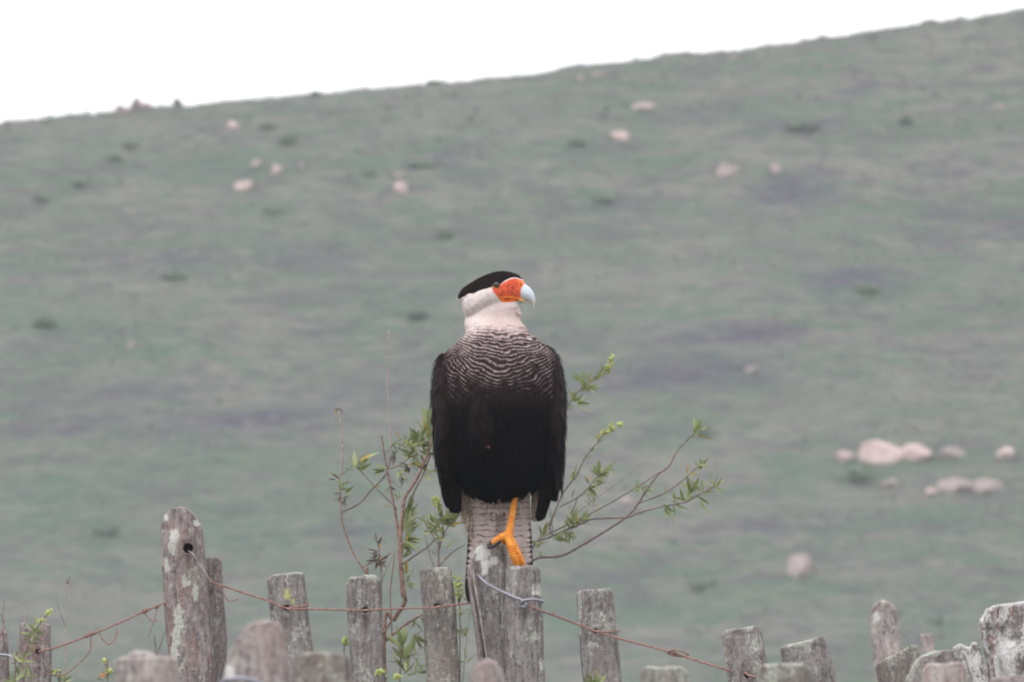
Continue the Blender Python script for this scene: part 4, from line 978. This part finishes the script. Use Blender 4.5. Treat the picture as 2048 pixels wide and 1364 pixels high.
def bird_mat():
    t = NT('caracara_plumage'); o = t.coord(rand=False); fn = t.noise(o, 260, 4, .7)
    str_ = t.noise(t.coord((1, 1, .2), rand=False), 420, 3, .7)
    s = t.math('SINE', t.math('MULTIPLY', t.attr('phase'), 2 * math.pi))
    th = t.attr('duty')
    m = t.math('MULTIPLY', t.step(t.math('SUBTRACT', s, th), -.45, .45), t.math('ADD', t.math('MULTIPLY', t.math('ADD', t.math('MULTIPLY', t.noise(o, 90, 2, .6), .8), .35), 1.0), t.math('MULTIPLY', th, -.35)), True)
    m = t.math('MAXIMUM', m, t.step(th, -1.2, -1.8))
    dark = t.mix(t.attr('brown'), (0.0018, 0.0016, 0.0023), (0.040, 0.025, 0.026))
    dark = t.mix(t.math('MULTIPLY', t.math('MULTIPLY', t.step(fn, .5, .75), t.attr('brown')), .35), dark, (0.045, 0.030, 0.031))
    light = t.mix(t.attr('buff_shade'), (0.72, 0.64, 0.625), (0.52, 0.42, 0.39)); light = t.mix(t.step(th, -1.6, .3), light, (0.35, 0.28, 0.275))
    light = t.mix(t.math('MULTIPLY', t.step(str_, .4, .7), .25), light, (0.45, 0.34, 0.31))
    low = t.step(th, -1.3, .1)
    dark = t.mix(low, (0.20, 0.135, 0.125), dark)
    c = t.mix(m, dark, light)
    c = t.mix(t.step(t.attr('cap'), .3, .7), c, t.mix(fn, (0.005, 0.004, 0.0045), (0.020, 0.012, 0.011)))
    fa = t.n('ShaderNodeAttribute'); fa.attribute_name = 'facecol'
    c = t.mix(t.step(t.attr('face'), .12, .9), c, fa.outputs['Color'])
    t.bump(t.math('ADD', fn, str_), .5, .0015)
    t.b.inputs['Specular IOR Level'].default_value = .04
    return t.done(c, .75)
BM = bird_mat()
def facecol(pos):
    u = 1000 + pos[:, 0] / S; v = 1135 - pos[:, 2] / S
    a = np.clip((v - 588) / 8, 0, 1)[:, None]; b = np.clip((u - 1036) / 8, 0, 1)[:, None] * (v < 584)[:, None]
    c = np.array([0.64, 0.105, 0.05]) * (1 - a) + np.array([0.78, 0.17, 0.03]) * a
    c = c * (1 - b) + np.array([0.86, 0.22, 0.05]) * b
    n = nzv(u / 7, v / 7, pos[:, 1] * 100)[:, None]
    return np.clip(c * (1 + .55 * n), 0, 1)
def setat(me, d):
    for k, a in d.items():
        a = np.asarray(a, np.float32)
        if a.ndim == 1: me.attributes.new(k, 'FLOAT', 'POINT').data.foreach_set('value', a)
        else: me.attributes.new(k, 'FLOAT_COLOR', 'POINT').data.foreach_set('color', np.hstack([a, np.ones((len(a), 1), np.float32)]).astype(np.float32).ravel())
bv = np.empty(len(bodyme.vertices) * 3, np.float32); bodyme.vertices.foreach_get('co', bv); bv = bv.reshape(-1, 3)
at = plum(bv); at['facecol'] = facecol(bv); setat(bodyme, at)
bodyme.name = 'body'; bodyme.materials.clear(); bodyme.materials.append(BM); bodyme.polygons.foreach_set('use_smooth', [True] * len(bodyme.polygons))
body = bpy.data.objects.new('body', bodyme); COL.objects.link(body); body.parent = bird
bvh = BVHTree.FromObject(body, bpy.context.evaluated_depsgraph_get())

# overlapping contour feathers
class Feathers:
    def __init__(s): s.v = []; s.f = []; s.j = []
    def add(s, p, n, dn, L, W, lift=.0012, tip=.003, na=5, nc=4, curl=0):
        n = n.normalized(); dn = (dn - n * dn.dot(n))
        if dn.length < 1e-4: return
        dn.normalize(); sd = n.cross(dn); o = len(s.v); jj = (random.gauss(0, .06), random.gauss(0, .12)); s.j += [jj] * ((na + 1) * (nc + 1))
        for i in range(na + 1):
            a = i / na; ww = W * (math.sin(math.pi * (.18 + .76 * a)) ** .6)
            for j in range(nc + 1):
                b = j / nc * 2 - 1
                ed = (1 - .35 * b * b * a * a)
                s.v.append(p + dn * L * a * ed + sd * ww * b * .5 + n * (lift + tip * a - .0014 * b * b - curl * a * a))
        for i in range(na):
            for j in range(nc):
                k = o + i * (nc + 1) + j; s.f.append((k, k + 1, k + nc + 2, k + nc + 1))
    def build(s, name, mat, parent, fc=True, fn=plum):
        pos = np.array([tuple(v) for v in s.v], np.float32)
        at = fn(pos)
        if 'phase' in at: at['phase'] = at['phase'] + np.array([q[0] for q in s.j]); at['duty'] = at['duty'] + np.where(at['duty'] > -1.2, 1, 0) * np.array([q[1] for q in s.j])
        if fc: at['facecol'] = facecol(pos)
        o = mesh(name, s.v, s.f, mat, parent, attrs=at); o['kind'] = 'stuff'; return o
F1 = Feathers()
v = 986.0
while v > 632:
    sp = np.interp(v, [620, 700, 800, 1000], [6.5, 9, 13, 15]); wpx = sp * 1.35; ln = sp * 2.3
    cx = 985 if v < 660 else 998
    circ = 2 * math.pi * np.interp(v, [620, 700, 800, 1000], [55, 90, 105, 60]); nn = int(circ / (wpx * .75))
    for j in range(nn):
        a = 2 * math.pi * (j + (int(v) % 2) * .5 + random.uniform(-.25, .25)) / nn
        dv = Vector((math.cos(a), math.sin(a), 0)); vj = v + random.uniform(-.3, .3) * sp
        h = bvh.ray_cast(B(cx, vj) + dv * .3, -dv)
        if h[0] is None: continue
        p, nrm = h[0], h[1]
        down = Vector((random.uniform(-.12, .12), 0, -1))
        F1.add(p - nrm * .001, nrm, down, ln * S * random.uniform(.85, 1.2), wpx * S * random.uniform(.9, 1.15), tip=.0018 if v < 960 else .004)
    v -= sp * .62
# head feathers
for i in range(2600):
    a = random.uniform(0, 2 * math.pi); zz = random.uniform(-.95, 1)
    rr = math.sqrt(1 - zz * zz); dv = Vector((math.cos(a) * rr, math.sin(a) * rr, zz))
    c = B(random.choice((950, 970, 990, 1010)), 592); h = bvh.ray_cast(c + dv * .3, -dv)
    if h[0] is None: continue
    p, nrm = h[0], h[1]; u = 1000 + p.x / S; v = 1135 - p.z / S
    if v > 640: continue
    px, py = np.array([u]), np.array([v])
    f = sdpoly(px, py, FACE)[0]
    if f < 3.0 or u > 1044: continue
    cp = sdpoly(px, py, CAP)[0]
    if cp < 0: F1.add(p - nrm * .0008, nrm, Vector((-1, 0, -.25)), min(12, 5 + (1044 - u) * .12) * S, 5.5 * S, lift=.0008, tip=.0018, na=3, nc=2)
    elif cp > 1: 
        dn = Vector((-.75, 0, -.65)) if v < 600 else Vector((-.3, 0, -1))
        F1.add(p - nrm * .001, nrm, dn, 9 * S, 6 * S, lift=.0006, tip=.0011, na=3, nc=2)
# ragged nape crest
for i in range(90):
    t = random.random(); u = 922 + 16 * t; vv = np.interp(u, [922, 930, 940], [588, 582, 576]) + random.uniform(-1, 8) * (1 - t * .4)
    F1.add(B(u + 6, vv, random.uniform(-.014, .014)), Vector((0, -1 if random.random() < .5 else 1, .1)), Vector((-1, 0, -.45 + random.uniform(-.15, .15))), random.uniform(11, 19) * S, 4 * S, na=3, nc=2)
# loose white chin feathers
for i in range(60):
    u = random.uniform(1030, 1042); vv = np.interp(u, [1030, 1042], [606, 612]) + random.uniform(0, 16)
    F1.add(B(u - 2, vv, random.uniform(-.016, .016)), Vector((random.uniform(.2, 1), -1, 0)), Vector((.25, 0, -1)), random.uniform(6, 11) * S, 4 * S, na=3, nc=2)
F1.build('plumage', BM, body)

# ---- wings
def wing_mat():
    t = NT('wing_feathers'); o = t.coord(rand=False); fn = t.noise(t.coord((1, 1, .15), rand=False), 300, 4, .7)
    c = t.mix(t.attr('brown'), (0.002, 0.0017, 0.0023), (0.022, 0.013, 0.013)); c = t.mix(t.math('MULTIPLY', t.step(fn, .45, .7), t.attr('brown')), c, (0.030, 0.018, 0.018))
    t.bump(fn, .6, .001); t.b.inputs['Specular IOR Level'].default_value = .06; return t.done(c, .7)
WM = wing_mat()
def wplum(pos):
    v = 1135 - pos[:, 2] / S; return dict(brown=np.clip(np.interp(v, [690, 780, 860, 1040], [1, .7, .3, .12]) * (1 + .9 * nzv(pos[:, 0] / S / 9, v / 16, pos[:, 1] * 90)), 0, 1))
def wing(side, st, extra):
    m = MB(); loft(m, st, 40, .8)
    m2 = MB()
    pos = np.array(m.v, np.float32)
    wo_ = mesh('wing', m.v, m.f, WM, bird, attrs=wplum(pos))
    bm = bmesh.new(); bm.from_mesh(wo_.data); bmesh.ops.recalc_face_normals(bm, faces=bm.faces); bm.to_mesh(wo_.data); bm.free()
    tree = BVHTree.FromObject(wo_, bpy.context.evaluated_depsgraph_get()); ff = Feathers()
    v = st[-1][0] - 55
    while v > st[0][0] + 2:
        sp = np.interp(v, [690, 760, 860, 1000], [10, 13, 20, 26]); cx = np.interp(v, [s[0] for s in st], [(s[1] + s[2]) / 2 for s in st]); yc = np.interp(v, [s[0] for s in st], [s[3] for s in st])
        for j in range(22):
            a = 2 * math.pi * (j + random.uniform(-.3, .3)) / 22; dv = Vector((math.cos(a), math.sin(a), 0)); h = tree.ray_cast(B(cx, v + random.uniform(-4, 4), yc) + dv * .25, -dv)
            if h[0] is None: continue
            ff.add(h[0] - h[1] * .001, h[1], Vector((random.uniform(-.08, .08), 0, -1)), sp * 2.1 * S * random.uniform(.8, 1.25), sp * 1.1 * S, tip=random.uniform(.001, .006))
        v -= sp * .75
    ff.build('covert_feathers', WM, wo_, fc=False, fn=wplum)
    # flight feathers, each a vane with a raised shaft
    for (pts, wd, mat) in extra:
        pp = [B(*p) for p in pts]; P2, W2 = smooth_path(pp, [wd * f * S for f in ([.7, 1, 1, .55] if len(pp) == 4 else [.7, 1, .5])], 5)
        V = []; Fc = []; n = len(P2)
        for i, p in enumerate(P2):
            t = (P2[min(i + 1, n - 1)] - P2[max(0, i - 1)]).normalized(); sdv = Vector((0, -1, 0)).cross(t).normalized()
            wv = W2[i] / 2 * (1 if i < n - 1 else .25)
            for j, b in enumerate((-1, -.5, 0, .5, 1)): V.append(p + sdv * wv * b + Vector((0, -.0016 * (1 - abs(b)), 0)))
        for i in range(n - 1):
            for j in range(4): k = i * 5 + j; Fc.append((k, k + 1, k + 6, k + 5))
        o2 = len(V); V += [Vector(p) + Vector((0, .0012, 0)) for p in V[:]]
        Fc += [tuple(x + o2 for x in f[::-1]) for f in Fc]
        pos = np.array([tuple(x) for x in V], np.float32)
        mesh('flight_feather', V, Fc, mat, wo_, attrs={**wplum(pos), 'along': (1135 - pos[:, 2] / S), 'across': pos[:, 0] / S})
def under_mat():
    t = NT('pale_flight_feather'); v = t.attr('along'); n_ = t.noise(t.coord((1, 1, .1), rand=False), 350, 3, .6)
    s = t.math('SINE', t.math('MULTIPLY', t.math('ADD', v, t.math('MULTIPLY', t.attr('across'), .5)), 2 * math.pi / 9.5))
    c = t.mix(t.step(n_, .35, .65), (0.22, 0.16, 0.13), (0.55, 0.45, 0.39)); c = t.mix(t.math('MULTIPLY', t.step(s, .3, .8), .35), c, (0.12, 0.09, 0.075))
    return t.done(c, .7)
UM = under_mat()
wing(-1, [(704, 889, 898, .034, .02), (712, 881, 904, .034, .036), (726, 874, 907, .034, .050), (748, 869, 910, .028, .066), (790, 865, 914, .022, .074), (850, 868, 922, .016, .078), (900, 870, 918, .02, .07), (935, 876, 914, .024, .058), (965, 884, 912, .03, .04), (985, 888, 910, .034, .02)],
     [([(888, 860, -.02), (890, 930, -.005), (894, 985, .01), (900, 1016, .02)], 24, WM), ([(905, 850, -.035), (908, 930, -.015), (912, 985, .005), (916, 1026, .02)], 24, WM), ([(880, 760, .0), (874, 850, .0), (876, 900, .01), (878, 934, .02)], 18, WM),
      ([(900, 850, .04), (900, 930, .045), (905, 990, .05), (912, 1024, .052)], 34, WM),
      ([(922, 930, .030), (927, 980, .036), (931, 1020, .042), (935, 1064, .05)], 12, UM), ([(930, 930, .036), (936, 990, .045), (940, 1040, .05), (942, 1075, .056)], 12, UM),
      ([(916, 900, .026), (919, 970, .032), (923, 1010, .038), (926, 1046, .044)], 9, UM)])
wing(1, [(688, 1088, 1097, .034, .02), (698, 1090, 1105, .034, .033), (713, 1093, 1114, .033, .048), (740, 1094, 1122, .028, .064), (780, 1088, 1129, .024, .072), (840, 1080, 1130, .018, .078), (900, 1084, 1127, .022, .07), (950, 1090, 1124, .026, .055), (985, 1098, 1118, .03, .035), (1000, 1104, 1116, .034, .015)],
     [([(1105, 880, -.02), (1106, 940, -.005), (1108, 975, .01), (1108, 1002, .02)], 24, WM), ([(1092, 860, -.03), (1092, 930, -.012), (1088, 990, .005), (1076, 1042, .02)], 24, WM), ([(1100, 860, .03), (1098, 930, .035), (1092, 985, .04), (1080, 1040, .045)], 28, WM), ([(1118, 820, 0), (1120, 900, .01), (1117, 950, .02), (1111, 998, .03)], 16, WM),
      ([(1078, 920, .026), (1077, 970, .034), (1075, 1005, .04), (1070, 1042, .046)], 13, UM), ([(1070, 920, .04), (1070, 970, .045), (1068, 1010, .05), (1066, 1040, .055)], 12, UM)])
# a lifted scapular tuft on the left shoulder
fs = Feathers()
for i in range(16): fs.add(B(892 + random.uniform(-6, 4), 711 + random.uniform(-5, 8), random.uniform(-.03, .0)), Vector((-.5, -1, .2)), Vector((-1, -.1, -.75 + random.uniform(-.2, .2))), random.uniform(16, 26) * S, 9 * S, tip=.002)
fs.build('scapular_feathers', WM, body, fc=False, fn=wplum)

# ---- tail
def tail_mat():
    t = NT('tail_feather_barred'); v = t.attr('along'); x = t.attr('across'); n_ = t.noise(t.coord((1, 1, 1), rand=False), 55, 3, .6); fn = t.noise(t.coord((1, 1, .1), rand=False), 400, 3, .6)
    ph = t.math('ADD', t.math('MULTIPLY', v, 2 * math.pi / 11.0), t.math('MULTIPLY', n_, 13.0))
    s = t.math('SINE', ph)
    c = t.mix(t.step(fn, .3, .7), (0.52, 0.42, 0.40), (0.66, 0.56, 0.53))
    c = t.mix(t.math('MULTIPLY', t.step(s, .5, 1.0), t.math('MULTIPLY', t.step(t.noise(t.coord(rand=False), 80, 3, .6), .34, .56), .95)), c, (0.16, 0.11, 0.11))
    # dark edge with light notches, and the dark end band
    ed = t.math('MULTIPLY', t.math('MULTIPLY', t.step(v, 1035, 1062), t.step(t.math('ADD', t.math('ABSOLUTE', x), t.math('MULTIPLY', s, .12)), .70, .95)), t.attr('outer'))
    c = t.mix(ed, c, (0.02, 0.013, 0.014)); c = t.mix(t.step(v, 1150, 1162), c, (0.02, 0.013, 0.014))
    c = t.mix(t.math('MULTIPLY', t.step(t.math('ABSOLUTE', x), .08, .02), .7), c, (0.55, 0.46, 0.42))
    return t.done(c, .7)
TM = tail_mat()
tail = empty('tail', (0, 0, 0), None, None); tail.parent = bird
# seen from below the outermost feathers lie in front, the middle ones behind
TF = [(1000, 1000, 26, .062, 0, 0), (984, 978, 24, .058, 0, 0), (1018, 1022, 24, .058, 0, 0), (972, 962, 26, .053, -.25, 0), (1030, 1036, 26, .053, .25, 0), (969, 955, 28, .046, -.45, -1), (1034, 1042, 27, .047, .45, 1)]
for i, (u0, u1, hw, yb, sh_, osd) in enumerate(TF):
    n = 30; V = []; Fc = []; al = []; ac = []; ou = []
    end = 1212 - 3 * (6 - i) * .5
    for k in range(n + 1):
        t = k / n; v = 955 + (end - 955) * t; uc = u0 + (u1 - u0) * t
        ww = hw * np.interp(t, [0, .3, .85, .96, 1], [.85, .95, 1, .8, .25])
        yc = .03 + (yb - .03) * min(1, t * 3) + .036 * t
        for j, b in enumerate((-1, -.75, sh_ - .07, sh_ + .07, .75, 1)):
            V.append(B(uc + b * ww + .8 * n3(v * .15, i, b), v, yc - .003 * (1 - b * b) - (.0012 if 1 < j < 4 else 0))); al.append(v); ac.append(b if not (1 < j < 4) else (b - sh_) * .1)
            ou.append(1.0 if (osd and b * osd > 0) else 0.0)
    for k in range(n):
        for j in range(5): q_ = k * 6 + j; Fc.append((q_, q_ + 1, q_ + 7, q_ + 6))
    mesh('tail_feather', V, Fc, TM, tail, attrs={'along': al, 'across': ac, 'outer': ou})
# under-tail coverts
uc = Feathers()
def uplum(pos): 
    v = 1135 - pos[:, 2] / S; u = pos[:, 0] / S
    return dict(along=v, across=np.full(len(pos), .4) , outer=np.zeros(len(pos)))
for i in range(110):
    v = random.uniform(955, 1005); u = 1000 + random.uniform(-46, 50) * (1 - (v - 960) * .003)
    uc.add(B(u, v, .040 + (v - 960) * .0002 - .003), Vector((0, -1, 0)), Vector((random.uniform(-.08, .08), 0, -1)), 30 * S, 16 * S)
uc.build('undertail_coverts', TM, tail, fc=False, fn=uplum)

# ---- beak, eye, face details
def beak_mat():
    t = NT('beak_horn'); n_ = t.noise(t.coord(rand=False), 120, 3, .6); c = t.mix(t.math('MULTIPLY', n_, .3), t.attr('col', 'Color'), (0.5, 0.5, 0.5)); t.b.inputs['Specular IOR Level'].default_value = .45
    return t.done(c, .42)
BK = beak_mat()
m = MB(); rs = []; cs = []
bs = [((1047.5, 564), (1034, 596), .0150), ((1052.5, 568), (1040, 599), .0142), ((1060, 574), (1050, 600.5), .0118), ((1066.5, 583), (1057, 602), .0082), ((1069.8, 593), (1062, 604), .0056), ((1070.4, 602), (1065, 607), .0034), ((1069.4, 609), (1066.3, 611), .0018), ((1067.6, 615.5), (1067, 615.6), .0005)]
arr = np.array([(a[0], a[1], b[0], b[1], c) for a, b, c in bs]); t = np.arange(len(arr)); tt = np.linspace(0, len(arr) - 1, 36); arr = np.stack([cubic(t, arr[:, k], tt) for k in range(5)], 1)
for (au, av, bu, bv_, wd) in arr:
    row = []
    for j in range(24):
        g_ = 2 * math.pi * j / 24; f = (1 - math.cos(g_)) / 2
        uu, vv = au + (bu - au) * f, av + (bv_ - av) * f
        row.append(B(uu, vv, .002 + wd * math.copysign(abs(math.sin(g_)) ** .8, math.sin(g_)) * (.7 + .6 * f if f < .5 else 1)))
        tipf = min(1, max(0, (vv - 596) / 10)); edge = max(0, f - .75) * 4 * .7
        k = max(tipf, edge); cs.append(tuple(np.array([.52, .58, .64]) * (1 - k) + np.array([.66, .54, .38]) * k) + (1,))
    rs.append(row)
m.rings(rs); m.c = cs
beak = m.build('beak', BK, bird)
m = MB(); rs = []; cs = []
for (u, vt, vb_, wd) in [(1024, 599, 604, .011), (1036, 600, 604.5, .0105), (1046, 601, 605, .0085), (1054, 602.5, 605.5, .006), (1060, 604, 606, .003), (1063, 605, 606, .001)]:
    rs.append([B(u, (vt + vb_) / 2 - (vb_ - vt) / 2 * math.sin(a), .002 + wd * math.cos(a)) for a in [2 * math.pi * j / 14 for j in range(14)]]); cs += [(.55, .50, .42, 1)] * 14
m.rings(rs); m.c = cs; m.build('lower_mandible', BK, beak)
SK = plain('gape_yellow', (0.70, 0.30, 0.03), (0.72, 0.50, 0.10), 300, .5)
SKO = plain('face_skin_fold', (0.70, 0.15, 0.03), (0.82, 0.24, 0.04), 300, .5)
DK = plain('nostril_dark', (0.09, 0.02, 0.012), (0.16, 0.03, 0.02), 300)
def surf(u, v, off=0.0, side=-1):
    h = bvh.ray_cast(B(u, v, side * .2), Vector((0, -side, 0))); return (h[0] + Vector((0, side * off, 0))) if h[0] else B(u, v, side * .02)
for side in (-1, 1):
    m = MB(); m.tube([surf(1002, 599, -.0004, side), surf(1010, 595.5, .0002, side), surf(1020, 595, .0004, side), surf(1030, 596, .0006, side), surf(1037, 597.5, .0006, side)], [.0006, .0013, .0015, .0014, .001], 8, 5); m.build('face_fold', SKO, body)
    m = MB(); m.tube([surf(1031, 597, .0006, side), surf(1038, 598, .0006, side), B(1044, 600, side * .0125 + .002), B(1049, 601.5, side * .011 + .002)], [.0006, .0018, .0015, .0004], 8, 5); m.build('gape', SK, body)
    m = MB(); m.tube([surf(1039.5, 565, 0, side), surf(1041, 568, .0003, side), surf(1042.5, 572, 0, side)], [.0005, .0012, .0005], 8, 4); m.build('nostril', DK, beak)
    # eye
    c = surf(993, 571.5, -.0022, side)
    bm = bmesh.new(); bmesh.ops.create_uvsphere(bm, u_segments=20, v_segments=14, radius=.0058); me = bpy.data.meshes.new('eye'); bm.to_mesh(me); bm.free(); me.polygons.foreach_set('use_smooth', [True] * len(me.polygons))
    t = NT('eye_dark'); t.b.inputs['Specular IOR Level'].default_value = .8; t.done((0.008, 0.004, 0.003), .45); me.materials.append(t.m)
    e = bpy.data.objects.new('eye', me); COL.objects.link(e); e.parent = body; e.location = c
    m = MB(); m.tube([surf(993 + 7.5 * math.cos(a), 572 + 6.0 * math.sin(a), .0002, side) for a in [R(x) for x in range(10, 191, 20)]], .0006, 6, 3); m.build('eye_ring', plain('eye_ring', (.22, .15, .06), (.34, .22, .08), 300), e)
    # the child keeps bird-local coordinates
    bpy.data.objects[e.children[0].name].location = -c if False else (-c[0], -c[1], -c[2])

# ---- legs
def leg_mat():
    t = NT('leg_scales_orange'); o = t.coord((1, 1, 1), rand=False); vo = t.n('ShaderNodeTexVoronoi'); vo.inputs['Scale'].default_value = 420; t.l(o, vo.inputs['Vector'])
    a = t.noise(o, 90, 4, .6); c = t.mix(t.step(a, .35, .65), (0.72, 0.235, 0.018), (0.86, 0.40, 0.06)); c = t.mix(t.math('MULTIPLY', t.step(vo.outputs[0], .35, .7), .6), c, (0.46, 0.10, 0.008))
    sz = t.n('ShaderNodeSeparateXYZ'); t.l(o, sz.inputs[0]); c = t.mix(t.math('MULTIPLY', t.step(t.math('SINE', t.math('MULTIPLY', t.math('ADD', sz.outputs[2], t.math('MULTIPLY', sz.outputs[0], .3)), 2 * math.pi / .0048)), .5, 1.0), .5), c, (0.42, 0.09, 0.008))
    t.bump(vo.outputs[0], -.7, .0012); return t.done(c, .5)
LG = leg_mat(); CLAW = plain('claw_black', (0.012, 0.011, 0.013), (0.03, 0.028, 0.03), 100, .3)
def scaled(pts, rad, per=5.0, amp=.24):
    """tube path with ring-like scutes"""
    p, r = smooth_path([B(*q) for q in pts], [x * S for x in rad], 24); L = 0; out = []
    for i in range(len(p)):
        if i: L += (p[i] - p[i - 1]).length / S
        out.append(r[i] * (1 + amp * (abs(math.sin(math.pi * L / per)) - .6)))
    return p, out
leg = MB()
for pts, rad, per in [([(1034, 960, .0), (1029, 1000, -.008), (1022, 1045, -.018), (1018, 1068, -.026), (1014, 1082, -.032)], [6.2, 6, 7, 8.6, 9.6], 5),
                      ([(1016, 1072, -.030), (1004, 1076, -.040), (992, 1083, -.042), (981, 1090, -.040)], [9, 8, 6.6, 4.6], 5),
                      ([(1014, 1074, -.030), (1020, 1090, -.044), (1024, 1106, -.047), (1030, 1122, -.044), (1034, 1134, -.038)], [9, 7.6, 6.8, 6.6, 5.4], 4.6),
                      ([(1017, 1072, -.026), (1028, 1090, -.034), (1036, 1108, -.038), (1043, 1124, -.036), (1046, 1136, -.030)], [8, 6.2, 6.0, 6.2, 5], 4.6),
                      ([(1014, 1074, -.022), (1008, 1082, .0), (1002, 1086, .022), (998, 1094, .034)], [9, 8, 7, 5], 4.5)]:
    p, r = scaled(pts, rad, per); leg.tube(p, r, 14)
lo = leg.build('leg', LG, bird)
bm = bmesh.new(); bm.from_mesh(lo.data); bmesh.ops.recalc_face_normals(bm, faces=bm.faces); bm.to_mesh(lo.data); bm.free()
rm = lo.modifiers.new('r', 'REMESH'); rm.mode = 'VOXEL'; rm.voxel_size = .0008; rm.use_smooth_shade = True
dg = bpy.context.evaluated_depsgraph_get(); nm = bpy.data.meshes.new_from_object(lo.evaluated_get(dg)); lo.modifiers.clear(); nm.name = 'leg'; lo.data = nm
if not nm.materials: nm.materials.append(LG)
for pts, rad in [([(986, 1086, -.041), (978, 1091, -.043), (980, 1097, -.046), (990, 1092, -.046), (1002, 1084, -.046)], [4.5, 4, 3.5, 3, 3.5][::1]),
                 ([(1033, 1131, -.040), (1037, 1139, -.038), (1036, 1147, -.030)], [4.5, 3.5, .6]), ([(1045, 1132, -.032), (1050, 1139, -.028), (1050, 1146, -.020)], [4.5, 3.5, .6]), ([(998, 1092, .034), (996, 1104, .040), (998, 1114, .036)], [4, 3, .5])]:
    m = MB(); m.tube([B(*q) for q in pts], [x * S for x in rad], 10, 5); m.build('claw', CLAW, lo)
# the drawn-up foot, just showing in the belly feathers
m = MB()
for pts, rad in [([(966, 880, -.106), (972, 893, -.110), (978, 902, -.110)], [4, 4, 3])]:
    p, r = scaled(pts, rad, 4); m.tube(p, r, 12)
lg2 = m.build('leg', plain('tucked_foot_skin', (0.10, 0.035, 0.02), (0.20, 0.08, 0.045), 200), bird)
lg2['label'] = 'drawn-up foot almost hidden in the black belly feathers'
def greyplum(pos): return dict(brown=np.full(len(pos), .32))
ft = Feathers()
for i in range(110):
    v = random.uniform(800, 895); w_ = np.interp(v, [800, 850, 895], [10, 22, 14]); u = 962 + random.uniform(-1, 1) * w_
    h = bvh.ray_cast(B(u, v, -.3), Vector((0, 1, 0)))
    if h[0]: ft.add(h[0], h[1], Vector((random.uniform(-.1, .3), 0, -1)), 22 * S, 10 * S, tip=.002)
ft.build('thigh_feathers', WM, body, fc=False, fn=greyplum)

# ------------------------------------------------------------------ haze
def haze():
    x0, x1, y0, y1, z0, z1 = -1650, 1650, -550, 2250, -19, 29
    zmin = float(TV[:, 2].min()) - 1; z0 = zmin
    z1 = float(TV[:, 2].max()) + 1.0
    V = [(x, y, z) for z in (z0, z1) for y in (y0, y1) for x in (x0, x1)]
    F = [(0, 2, 3, 1), (4, 5, 7, 6), (0, 1, 5, 4), (2, 6, 7, 3), (0, 4, 6, 2), (1, 3, 7, 5)]
    mt = bpy.data.materials.new('haze'); mt.use_nodes = True; t = mt.node_tree; t.nodes.clear()
    o = t.nodes.new('ShaderNodeOutputMaterial'); pv = t.nodes.new('ShaderNodeVolumePrincipled')
    pv.inputs['Color'].default_value = (0.86, 0.92, 1.0, 1); pv.inputs['Density'].default_value = 0.00046; pv.inputs['Anisotropy'].default_value = 0.0
    t.links.new(pv.outputs[0], o.inputs['Volume'])
    h = mesh('haze', V, F, mt, smooth=False); tag(h, kind='stuff')
    h['label'] = 'pale haze in the air over the valley'
haze()
print('tris', sum(len(o.data.polygons) * 2 for o in sc.objects if o.type == 'MESH'), 'objs', len(sc.objects))
